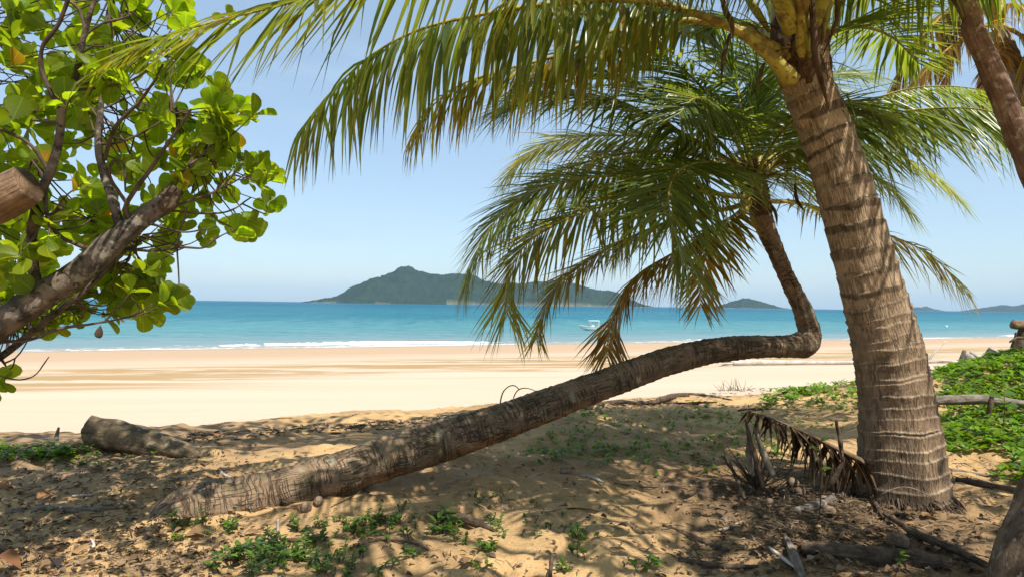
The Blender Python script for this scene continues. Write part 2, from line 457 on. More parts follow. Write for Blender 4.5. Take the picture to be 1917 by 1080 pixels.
# ------------------------------------------------------------------ sand
def mat_sand():
    t = NT('beach_sand'); p = t.pos()
    sep = t.n('ShaderNodeSeparateXYZ'); t.link(p, sep.inputs[0])
    s = t.math('MULTIPLY', t.math('SUBTRACT', t.math('SUBTRACT', sep.outputs[1], 80.8), t.math('MULTIPLY', sep.outputs[0], SN)), .9)
    al = math.atan(SN)
    st = t.mapping(p, (.05, .55, .3), (0, 0, -al))          # streaks that run along the shore
    n1 = t.noise(st, 1.0, 5, .6); st2 = t.mapping(p, (.22, 2.2, 1), (0, 0, -al)); n2 = t.noise(st2, 1.0, 5, .65)
    dry = (.505, .41, .305); damp = (.335, .220, .102); wet = (.395, .268, .166); soak = (.29, .20, .13)
    c = t.mix(t.range(n1, .35, .65, 0, 1), dry, (.475, .38, .27))
    sj = t.math('ADD', s, t.math('MULTIPLY', t.math('SUBTRACT', n1, .5), 16.0))
    band = t.math('MULTIPLY', t.range(sj, -52, -46), t.range(sj, -34, -40))
    n4 = t.noise(t.mapping(p, (.09, .55, 1), (0, 0, -al)), 1.0, 7, .72)
    c = t.mix(t.math('MULTIPLY', band, t.range(n4, .45, .51, 0, 1)), c, damp)
    c = t.mix(t.range(sj, -40, -22, 0, .85), c, wet)
    rip = t.noise(t.mapping(p, (.12, 3.2, 1), (0, 0, -al)), 1.0, 3, .6)
    c = t.mix(t.math('MULTIPLY', t.range(rip, .5, .72, 0, .13), t.range(s, -58, -50)), c, damp)
    wetn = t.math('ADD', s, t.math('MULTIPLY', t.math('SUBTRACT', t.noise(p, .12, 3), .5), 5.0))
    soaked = t.range(wetn, -6, -1.5)
    c = t.mix(t.math('MULTIPLY', soaked, .75), c, soak)
    # shaded, littered berm sand: golden with humus stains
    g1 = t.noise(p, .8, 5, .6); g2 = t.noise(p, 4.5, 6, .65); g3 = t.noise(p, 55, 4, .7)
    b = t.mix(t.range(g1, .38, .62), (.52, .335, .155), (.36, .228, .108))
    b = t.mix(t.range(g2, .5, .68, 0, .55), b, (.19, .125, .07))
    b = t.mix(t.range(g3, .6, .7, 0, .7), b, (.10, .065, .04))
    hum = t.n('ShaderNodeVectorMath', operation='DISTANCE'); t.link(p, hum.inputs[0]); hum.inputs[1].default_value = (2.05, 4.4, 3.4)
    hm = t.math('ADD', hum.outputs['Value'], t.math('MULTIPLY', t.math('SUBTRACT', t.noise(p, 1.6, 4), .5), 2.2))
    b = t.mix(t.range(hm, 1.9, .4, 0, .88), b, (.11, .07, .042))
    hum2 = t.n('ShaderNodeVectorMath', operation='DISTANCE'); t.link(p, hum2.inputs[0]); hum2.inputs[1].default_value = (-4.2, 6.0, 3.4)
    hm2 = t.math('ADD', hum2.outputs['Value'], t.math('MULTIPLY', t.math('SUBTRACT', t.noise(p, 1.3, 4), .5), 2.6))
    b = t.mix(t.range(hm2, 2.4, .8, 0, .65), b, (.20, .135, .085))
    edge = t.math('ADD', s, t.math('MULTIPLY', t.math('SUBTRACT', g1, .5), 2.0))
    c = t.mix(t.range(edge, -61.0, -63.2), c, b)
    bits = t.voronoi(p, 75, 'F1'); bm = t.math('MULTIPLY', t.range(bits, .20, .12), t.math('MULTIPLY', t.range(t.noise(p, 2.2, 4), .42, .62), t.range(edge, -61, -63)))
    c = t.mix(t.math('MULTIPLY', bm, .8), c, (.07, .045, .03))
    bits2 = t.voronoi(t.mapping(p, (1, 1, 1), loc=(9, 3, 0)), 110, 'F1'); c = t.mix(t.math('MULTIPLY', t.math('MULTIPLY', t.range(bits2, .14, .08), t.range(edge, -61, -63)), .6), c, (.62, .5, .36))
    grain = t.noise(p, 260, 2, .6)
    c = t.mix(t.range(grain, .55, .75, 0, .35), c, t.mix(1.0, c, (.5, .47, .45), 'MULTIPLY'))
    near = t.range(s, -58, -62)
    h = t.math('ADD', t.math('MULTIPLY', t.noise(p, 30, 5, .7), t.math('ADD', .12, near)), t.math('MULTIPLY', rip, .6))
    ro = t.range(soaked, 0, 1, .92, .28)
    return t.done(t.principled(c, ro, t.bump(h, .8, .025), .25))
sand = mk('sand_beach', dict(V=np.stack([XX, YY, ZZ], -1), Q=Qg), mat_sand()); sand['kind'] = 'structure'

# ------------------------------------------------------------------ sea
sa = np.concatenate([np.arange(-2.2, 12, .22), np.arange(12, 40, .6), 40 * 1.07 ** np.arange(0, 93)])
sa = sa[sa < 19000]; sa = np.append(sa, 19000)
ta = np.concatenate([-19000 * .75 ** np.arange(0, 16), np.arange(-180, 260, .55), (260 * 1.33 ** np.arange(0, 16))[:15], [19000]])
SS, TT = np.meshgrid(sa, ta, indexing='ij')
nrm = np.array([-SN, 1]) / math.hypot(SN, 1); tan_ = np.array([1, SN]) / math.hypot(SN, 1)
O2 = np.array([0, 80.8])
k_ = 1 / (.9 * math.hypot(SN, 1))
WX = O2[0] + nrm[0] * SS * k_ + tan_[0] * TT; WY = O2[1] + nrm[1] * SS * k_ + tan_[1] * TT
crest = 5.2 + 2.6 * perlin(TT * .035, TT * 0, 61) + .8 * perlin(TT * .16, TT * 0, 62)
amp = .14 + .22 * perlin(TT * .03, TT * 0 + 3, 63)
q = SS - crest
WZ = np.clip(amp, .03, 1) * np.where(q < 0, np.exp(-(q / .42) ** 2), np.exp(-(q / 1.6) ** 2))
c2 = 12.5 + 2 * perlin(TT * .03, TT * 0 + 9, 64)
WZ += .09 * np.exp(-((SS - c2) / 1.5) ** 2)
WZ += (.045 * perlin(TT * .33, SS * .7, 65) + .05 * perlin(TT * .1, SS * .25, 66)) * sstep(3, 14, SS) * sstep(400, 100, SS)
WZ += .02 * perlin(TT * .3, SS * .3, 67) * sstep(12, 0, SS)
V = np.stack([WX, WY, WZ], -1)
ns, ntt = SS.shape
ii = np.arange(ns - 1)[:, None] * ntt + np.arange(ntt - 1)[None]
Qs = np.stack([ii, ii + 1, ii + ntt + 1, ii + ntt], -1).reshape(-1, 4)[:, ::-1]
foamy = 1.1 * np.exp(-((q + .6) / .55) ** 2) * sstep(.06, .2, amp) + .75 * np.exp(-((SS - 2.2 - 1.4 * perlin(TT * .06, TT * 0, 69)) / .35) ** 2) + .9 * np.exp(-((SS - .35 - .5 * perlin(TT * .12, TT * 0, 68)) / .4) ** 2)
foamy = foamy * (.35 + .65 * sstep(-.3, .25, perlin(TT * .045, TT * 0 + 5, 70)))
colS = np.stack([np.clip(foamy, 0, 1.2), SS * 0, SS * 0], -1).reshape(-1, 3)
def mat_sea():
    t = NT('turquoise_water'); p = t.pos()
    sep = t.n('ShaderNodeSeparateXYZ'); t.link(p, sep.inputs[0])
    s = t.math('MULTIPLY', t.math('SUBTRACT', t.math('SUBTRACT', sep.outputs[1], 80.8), t.math('MULTIPLY', sep.outputs[0], SN)), .9)
    al = math.atan(SN)
    big = t.noise(t.mapping(p, (.004, .02, 1), (0, 0, -al)), 1, 4)
    c = t.mix(t.range(s, .5, 6), (.30, .28, .24), (.165, .245, .265))
    c = t.mix(t.range(s, 8, 45), c, (.105, .245, .265))
    c = t.mix(t.range(s, 35, 160), c, (.036, .175, .225))
    c = t.mix(t.range(s, 120, 900), c, (.014, .118, .185))
    c = t.mix(t.math('MULTIPLY', t.range(big, .42, .62, 0, .35), t.range(s, 60, 200)), c, (.012, .09, .15))
    w1 = t.noise(t.mapping(p, (.5, 1.5, 1), (0, 0, -al + .1)), 1.0, 4, .62)
    w2 = t.noise(t.mapping(p, (.09, .32, 1), (0, 0, -al + .1)), 1.0, 4, .6)
    w3 = t.noise(t.mapping(p, (.018, .08, 1), (0, 0, -al)), 1.0, 4, .6)
    w4 = t.noise(t.mapping(p, (.55, .075, 1), (0, 0, .1)), 1.0, 3, .6); w5 = t.noise(t.mapping(p, (.16, .016, 1), (0, 0, .1)), 1.0, 4, .65)
    far = t.range(s, 30, 110)
    dk1 = t.math('ADD', t.range(w1, .42, .6, 0, .5), t.range(w2, .42, .6, 0, .5))
    dk2 = t.math('ADD', t.range(w4, .42, .60, 0, .55), t.range(w5, .42, .60, 0, .45))
    dark = t.math('ADD', t.math('MULTIPLY', dk1, t.math('SUBTRACT', 1.0, far)), t.math('MULTIPLY', dk2, far))  # shading of wave slopes imitated by darker water colour
    c = t.mix(t.math('MULTIPLY', dark, t.range(s, 6, 30, .15, 1)), c, t.mix(1.0, c, (.42, .68, .76), 'MULTIPLY'))
    foam = t.n('ShaderNodeSeparateColor'); t.link(t.attr(), foam.inputs[0])
    fn = t.noise(t.mapping(p, (.5, .9, 1), (0, 0, -al)), 1.3, 6, .72)
    fm = t.range(t.math('ADD', foam.outputs[0], t.math('MULTIPLY', t.math('SUBTRACT', fn, .5), 1.6)), .42, .6)
    lace = t.math('MULTIPLY', t.range(fn, .54, .62, 0, .55), t.range(s, 6, 1.5))
    fm = t.math('MAXIMUM', fm, lace)
    c = t.mix(t.math('MULTIPLY', fm, .95), c, (.85, .85, .82))
    h = t.math('ADD', t.math('ADD', t.math('MULTIPLY', w1, .25), w2), t.math('MULTIPLY', w3, 2.0))
    nb = t.bump(h, 1.0, .5)
    d = t.n('ShaderNodeBsdfDiffuse'); t.link(c, d.inputs['Color'])
    g = t.n('ShaderNodeBsdfGlossy'); g.inputs['Roughness'].default_value = .12; t.link(nb, g.inputs['Normal'])
    m = t.n('ShaderNodeMixShader'); t.link(t.math('MULTIPLY', t.math('SUBTRACT', 1.0, fm), .16), m.inputs[0])
    t.link(d.outputs[0], m.inputs[1]); t.link(g.outputs[0], m.inputs[2])
    return t.done(m.outputs[0])
sea = mk('sea', dict(V=V, Q=Qs, col=colS), mat_sea()); sea['kind'] = 'structure'

# ------------------------------------------------------------------ islands
def mat_island():
    t = NT('forested_hill'); p = t.pos(); c = t.attr()
    n = t.voronoi(p, .045, 'F1'); n2 = t.noise(p, .012, 5, .6)
    k = t.mix(t.range(n, .1, .8, 0, .6), c, t.mix(1.0, c, (.45, .5, .5), 'MULTIPLY'))
    k = t.mix(t.range(n2, .4, .62, 0, .5), k, t.mix(1.0, k, (1.5, 1.45, 1.1), 'MULTIPLY'))
    return t.done(t.principled(k, .95, None, .0))
M_isl = mat_island()
def island(prof, D, depth_m, label, seed, beach=()):
    pu = np.array([a for a, b in prof], float); pv = np.array([b for a, b in prof], float)
    us = np.linspace(pu[0], pu[-1], 420)
    hpx = np.interp(us, pu, pv)
    hpx = np.convolve(np.pad(hpx, 9, mode='edge'), np.hanning(19) / np.hanning(19).sum(), 'valid')
    hm = hpx / F * D * 1.05; tt = np.linspace(-1, 1, 90)
    UU, TW = np.meshgrid(us, tt)
    H = np.interp(UU, us, hm); X = (UU - 958.5) / F * D
    wv = .18 * perlin(X / (depth_m * .8), TW * .8, seed)
    shape = np.clip(1 - np.abs(TW + wv) ** 1.35, -.05, 1)
    gul = 1 + .30 * fbm(X / (depth_m * .32), TW * 3.2, seed + 1, 4)
    gul = np.where(np.abs(TW + wv) < .2, 1 + (gul - 1) * np.abs(TW + wv) / .2, gul)
    Z = H * shape * gul + np.abs(fbm(X / 24, TW * depth_m / 24, seed + 5, 2)) * np.clip(H / 20, 0, 1) * 7
    edge = np.minimum((us - us[0]) / 8, (us[-1] - us) / 8)[None]
    Z = np.where(np.abs(TW) > .97, -3, Z - 3 * np.clip(1 - edge, 0, 1))
    Y = D + TW * depth_m
    col = np.empty(X.shape + (3,)); col[:] = (.022, .041, .028)
    lowz = H * shape
    for a, b in beach:
        m = (UU > a) & (UU < b) & (Z < 3.2) & (TW < 0); col[m] = (.15, .145, .115)
    n0, n1 = X.shape; ii = np.arange(n0 - 1)[:, None] * n1 + np.arange(n1 - 1)[None]
    Q = np.stack([ii, ii + 1, ii + n1 + 1, ii + n1], -1).reshape(-1, 4)
    o = mk('island', dict(V=np.stack([X, Y, Z], -1), Q=Q, col=col.reshape(-1, 3)), M_isl, loc=(X.mean(), D, 0))
    o['kind'] = 'structure'; o['label'] = label
    return o
island([(606, 0), (616, 2), (632, 9), (648, 13), (660, 20), (672, 27), (690, 35), (705, 42), (722, 53), (737, 57), (757, 66), (768, 64), (785, 56),
        (797, 53), (806, 52), (815, 54), (830, 50), (845, 54), (860, 55), (885, 47), (915, 38), (960, 36), (1000, 41), (1040, 44), (1080, 39), (1110, 30),
        (1135, 26), (1155, 19), (1180, 9), (1200, 0)], 4700, 620, 'large wooded island with a rounded peak across the turquoise bay', 200, ((630, 672), (735, 760), (852, 1200)))
island([(1286, 0), (1292, 1.6), (1310, 2.2), (1332, 1.6), (1348, 2.5), (1358, 7), (1372, 12), (1386, 15.5), (1398, 16.5), (1412, 15.5), (1428, 11), (1440, 6), (1450, 2.5), (1462, 1.2), (1475, 0)],
       5600, 260, 'small low wooded island seen left of the upright leaning trunk', 220, ((1340, 1460),))
island([(1700, 0), (1706, 4), (1714, 6), (1722, 5.4), (1730, 7), (1738, 5), (1745, 2), (1750, 0)], 9800, 300, 'tiny pale blue island on the horizon right of the big palm trunk', 240)
island([(1838, 0), (1846, 3), (1858, 7), (1872, 10), (1884, 12), (1896, 9.5), (1910, 11), (1930, 16), (1970, 20), (2020, 12), (2060, 0)], 8600, 500,
       'hazy blue hills of an island at the right end of the horizon', 260)

# haze
hz = bpy.data.meshes.new('haze')
hx, hy0, hy1, hb, ht = 20500, -3000, 21500, -8.0, 420.0
hz.from_pydata([(x, y, z) for z in (hb, ht) for (x, y) in ((-hx, hy0), (hx, hy0), (hx, hy1), (-hx, hy1))], [],
               [(3, 2, 1, 0), (4, 5, 6, 7), (0, 1, 5, 4), (1, 2, 6, 5), (2, 3, 7, 6), (3, 0, 4, 7)])
ho = bpy.data.objects.new('haze', hz); COL.objects.link(ho); ho['kind'] = 'stuff'
hm_ = bpy.data.materials.new('haze'); hm_.use_nodes = True; hn = hm_.node_tree; hn.nodes.clear()
hout = hn.nodes.new('ShaderNodeOutputMaterial'); hv = hn.nodes.new('ShaderNodeVolumePrincipled')
hv.inputs['Color'].default_value = (.50, .74, 1, 1); hv.inputs['Density'].default_value = 0.00004; hv.inputs['Anisotropy'].default_value = 0.0
hn.links.new(hv.outputs[0], hout.inputs['Volume']); hz.materials.append(hm_)

# ------------------------------------------------------------------ palms
GREEN = np.array([.128, .185, .062]); OLIVE = np.array([.215, .245, .052]); YEL = np.array([.30, .20, .035]); BRN = np.array([.17, .085, .035]); TAN = np.array([.36, .25, .13])
def frond_geo(pts, leaf=.55, n=80, bare=.2, g=2.2, age=0.2, w0=.034, lift=.25, rollr=0.0, r0=.035, sd=0, sparse=0.0, sweep=(22, 66), jit=.10, dry=False, flare=1.0):
    fr = np.random.default_rng(sd + 900)
    c, s = resample(np.asarray(pts, float), 60); L = s[-1]
    T = unit(np.gradient(c, axis=0))
    t = np.linspace(bare, .995, n); t = np.clip(t + fr.normal(0, .25 / n, n), bare, .997)
    t = np.repeat(t, 2); sg = np.tile([-1., 1.], n); t = np.clip(t + np.where(sg > 0, .4 / n, 0), 0, .998)
    keep = fr.random(2 * n) > sparse; t = t[keep]; sg = sg[keep]; m = len(t)
    f = t * 59; i0 = np.minimum(f.astype(int), 58); ff = (f - i0)[:, None]
    p = c[i0] * (1 - ff) + c[i0 + 1] * ff; Tg = unit(T[i0] * (1 - ff) + T[i0 + 1] * ff)
    S = np.cross(Tg, [0, 0, 1.0]); ln = np.linalg.norm(S, axis=1, keepdims=True)
    alt = np.cross(Tg, [0, 1.0, 0]); S = unit(np.where(ln > .25, S / np.maximum(ln, 1e-6), unit(S + .5 * alt)))
    N = np.cross(S, Tg)
    ro = rollr + .15 * np.sin(t * 5 + sd); cr_, sr_ = np.cos(ro)[:, None], np.sin(ro)[:, None]
    S, N = S * cr_ + N * sr_, N * cr_ - S * sr_
    tq = (t - bare) / (1 - bare)
    a = np.radians(sweep[0] + (sweep[1] - sweep[0]) * tq ** 1.5) + fr.normal(0, jit, m)
    d = S * (sg * np.cos(a))[:, None] + Tg * np.sin(a)[:, None] + N * (lift * (1 - .5 * tq) + fr.normal(0, jit, m))[:, None]
    d = unit(d)
    prof = np.interp(tq, [0, .06, .25, .6, .85, 1], [.5, .8, 1, .95, .74, .5])
    Ll = leaf * prof * fr.uniform(.86, 1.08, m)
    K = 7; stp = Ll / (K - 1)
    gg = g * fr.uniform(.75, 1.3, m)
    kink = np.where(fr.random(m) < (.10 + .15 * age), fr.integers(2, 5, m), 99)
    wp = np.array([.45, .95, 1.0, .82, .55, .27, .03])
    wl = w0 * fr.uniform(.8, 1.15, m) * np.interp(tq, [0, .2, .7, 1], [.75, 1, .9, .55])
    nrm_ = N.copy(); V = np.zeros((m, K, 3, 3)); pos = p.copy()
    tw = fr.normal(0, .35, m)
    for k in range(K):
        B = unit(np.cross(d, nrm_)); nn = unit(np.cross(B, d))
        ct, st_ = np.cos(tw * k / K)[:, None], np.sin(tw * k / K)[:, None]
        B2 = B * ct + nn * st_; n2 = nn * ct - B * st_
        hw = (wl * wp[k] * .5)[:, None]
        V[:, k, 1] = pos - n2 * hw * .35
        V[:, k, 0] = pos - B2 * hw + n2 * hw * .25; V[:, k, 2] = pos + B2 * hw + n2 * hw * .25
        d = d + np.array([0, 0, -1.0]) * (gg * stp)[:, None]
        d = np.where((kink == k)[:, None], d + np.array([0, 0, -1.3]), d)
        d = unit(d + fr.normal(0, .03, (m, 3))); nrm_ = unit(nn)
        pos = pos + d * stp[:, None]
    mix = np.clip(age + fr.normal(0, .13, m) + .18 * tq * age, 0, 1)
    base = np.where(mix[:, None] < .4, GREEN + (OLIVE - GREEN) * (mix / .4)[:, None],
                    np.where(mix[:, None] < .7, OLIVE + (YEL - OLIVE) * ((mix - .4) / .3)[:, None], YEL + (BRN - YEL) * ((mix - .7) / .3)[:, None]))
    if dry: base = BRN * .25 + (TAN * .7 - BRN * .25) * fr.random((m, 1)) ** 3 * .7
    base = base * fr.uniform(.75, 1.25, (m, 1))
    tipb = np.clip((fr.random(m) * .8 + age * .9 - .58), 0, 1)
    kk = np.linspace(0, 1, K) ** 2.5
    Cc = base[:, None] + (BRN * .8 - base)[:, None] * (kk[None, :, None] * tipb[:, None, None] * (0 if dry else 1))
    Cc = np.repeat(Cc[:, :, None], 3, 2)
    b = (np.arange(m) * K * 3)[:, None, None] + (np.arange(K - 1) * 3)[None, :, None] + np.array([0, 1])[None, None]
    Q = np.stack([b, b + 1, b + 4, b + 3], -1).reshape(-1, 4)
    leafg = dict(V=V.reshape(-1, 3), Q=Q, col=Cc.reshape(-1, 3))
    # stalk
    tt = np.linspace(0, 1, len(pts)); cc, ss = resample(np.asarray(pts, float), 40)
    q = np.linspace(0, 1, 40); rad = r0 * ((1 - q) ** 1.25 * .85 + .09) + flare * r0 * 1.1 * np.exp(-q * 16)
    cs = (np.array([.36, .35, .06]) * (1 - age) + np.array([.46, .30, .08]) * age) if not dry else np.array([.17, .12, .08])
    cf = lambda TH, S: np.repeat((cs[None] * (1 - .3 * np.linspace(0, 1, 40)[:, None] * (0 if dry else 1)))[:, None], TH.shape[1], 1)
    st = tube(cc, rad, 40, 8, caps=True, colf=cf, flat=.75)
    return leafg, st
def add_frond(tree, pts, name='frond', mat=None, **kw):
    lg, st = frond_geo(pts, **kw)
    f = mk(name, lg, mat or (M_dryfrond if kw.get('dry') else M_frond), tree)
    mk('stalk', st, M_stalk, f)
    return f

# ---- the leaning palm
lean_px = [(290, 990, 4.05, 60), (325, 970, 4.1, 88), (400, 948, 4.2, 98), (500, 925, 4.35, 84), (575, 903, 4.48, 78), (650, 881, 4.6, 76), (720, 858, 4.72, 77), (796, 834, 4.86, 77),
           (870, 810, 4.98, 73), (944, 787, 5.1, 69), (1018, 760, 5.25, 63), (1092, 732, 5.4, 58), (1159, 708, 5.52, 54), (1215, 688, 5.62, 52), (1270, 671, 5.72, 50), (1325, 657, 5.82, 47),
           (1381, 650, 5.92, 45), (1440, 648, 6.02, 42), (1478, 647, 6.07, 43), (1506, 643, 6.1, 50), (1515, 622, 6.12, 39), (1508, 598, 6.12, 35), (1500, 575, 6.12, 34), (1474, 522, 6.12, 31), (1451, 467, 6.12, 32),
           (1435, 430, 6.12, 36), (1422, 393, 6.12, 40), (1414, 362, 6.12, 38), (1410, 335, 6.12, 28)]
lp = PP([(a, b, d) for a, b, d, _ in lean_px]); lr = [w_ / 2 / F * d for _, _, d, w_ in lean_px]
lp[:4, 2] = np.minimum(lp[:4, 2], G(lp[:4, 0], lp[:4, 1]) + np.array([-.06, .0, .045, .075]))
lean_rings = np.cumsum(np.random.default_rng(8).uniform(.05, .10, 140))
def lean_disp(TH, S):
    th = np.cos(TH) * .9; w_ = S + .012 * np.sin(TH + S * 7) + .014 * perlin(np.cos(TH) * 1.5 + S * 2.0, np.sin(TH) * 1.5, 71)
    i = np.searchsorted(lean_rings, w_.ravel()).reshape(w_.shape); i = np.clip(i, 1, len(lean_rings) - 1)
    fr_ = (w_ - lean_rings[i - 1]) / (lean_rings[i] - lean_rings[i - 1])
    a = .006 + .003 * np.sin(i * 2.3)
    big = .012 * perlin(np.cos(TH) * 1.2 + S * 1.4, np.sin(TH) * 1.2 + 3, 72) + .006 * perlin(np.cos(TH) * 4 + S * 5, np.sin(TH) * 4, 73)
    hole = np.zeros_like(TH)
    return a * (fr_ ** 2 - .4) + big - hole
def lean_col(TH, S):
    # start vector points to +Y/up, so cos(TH)~ faces away/up
    n_ = fbm(np.cos(TH) * 1.6 + S * 2.2, np.sin(TH) * 1.6, 75, 3)
    c = np.array([.265, .185, .118])[None, None] * (1 + .35 * n_[..., None])
    return np.clip(c, .02, 1)
gb, _ = ground_px(300, 975)
palmA = root('palm_tree', (lp[1][0], lp[1][1], float(G(lp[1][0], lp[1][1]))), 'leaning coconut palm whose trunk lies low over the sand then bends upright', 'palm tree')
gt = tube(lp, lr, 520, 44, start=(0, .4, 1), disp=lean_disp, colf=lean_col)
# orange-brown weathering on the underside of the horizontal length
T_, A_, B_ = frames(resample(lp, 520)[0], (0, .4, 1))
Vt = gt['V'][:-2].reshape(520, 45, 3); cen = Vt[:, :-1].mean(1, keepdims=True)
dn = unit(Vt - cen)
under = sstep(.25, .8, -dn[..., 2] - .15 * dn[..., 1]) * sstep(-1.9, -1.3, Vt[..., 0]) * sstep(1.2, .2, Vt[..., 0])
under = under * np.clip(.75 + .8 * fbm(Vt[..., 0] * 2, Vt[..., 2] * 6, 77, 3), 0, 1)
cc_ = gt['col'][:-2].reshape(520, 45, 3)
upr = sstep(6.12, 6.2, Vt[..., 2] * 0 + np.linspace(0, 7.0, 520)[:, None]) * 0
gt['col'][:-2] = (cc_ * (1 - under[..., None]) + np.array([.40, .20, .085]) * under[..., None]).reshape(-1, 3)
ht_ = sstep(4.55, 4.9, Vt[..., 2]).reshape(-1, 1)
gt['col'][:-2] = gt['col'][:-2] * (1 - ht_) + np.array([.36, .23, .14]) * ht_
mk('trunk', gt, M_leanbark, palmA)
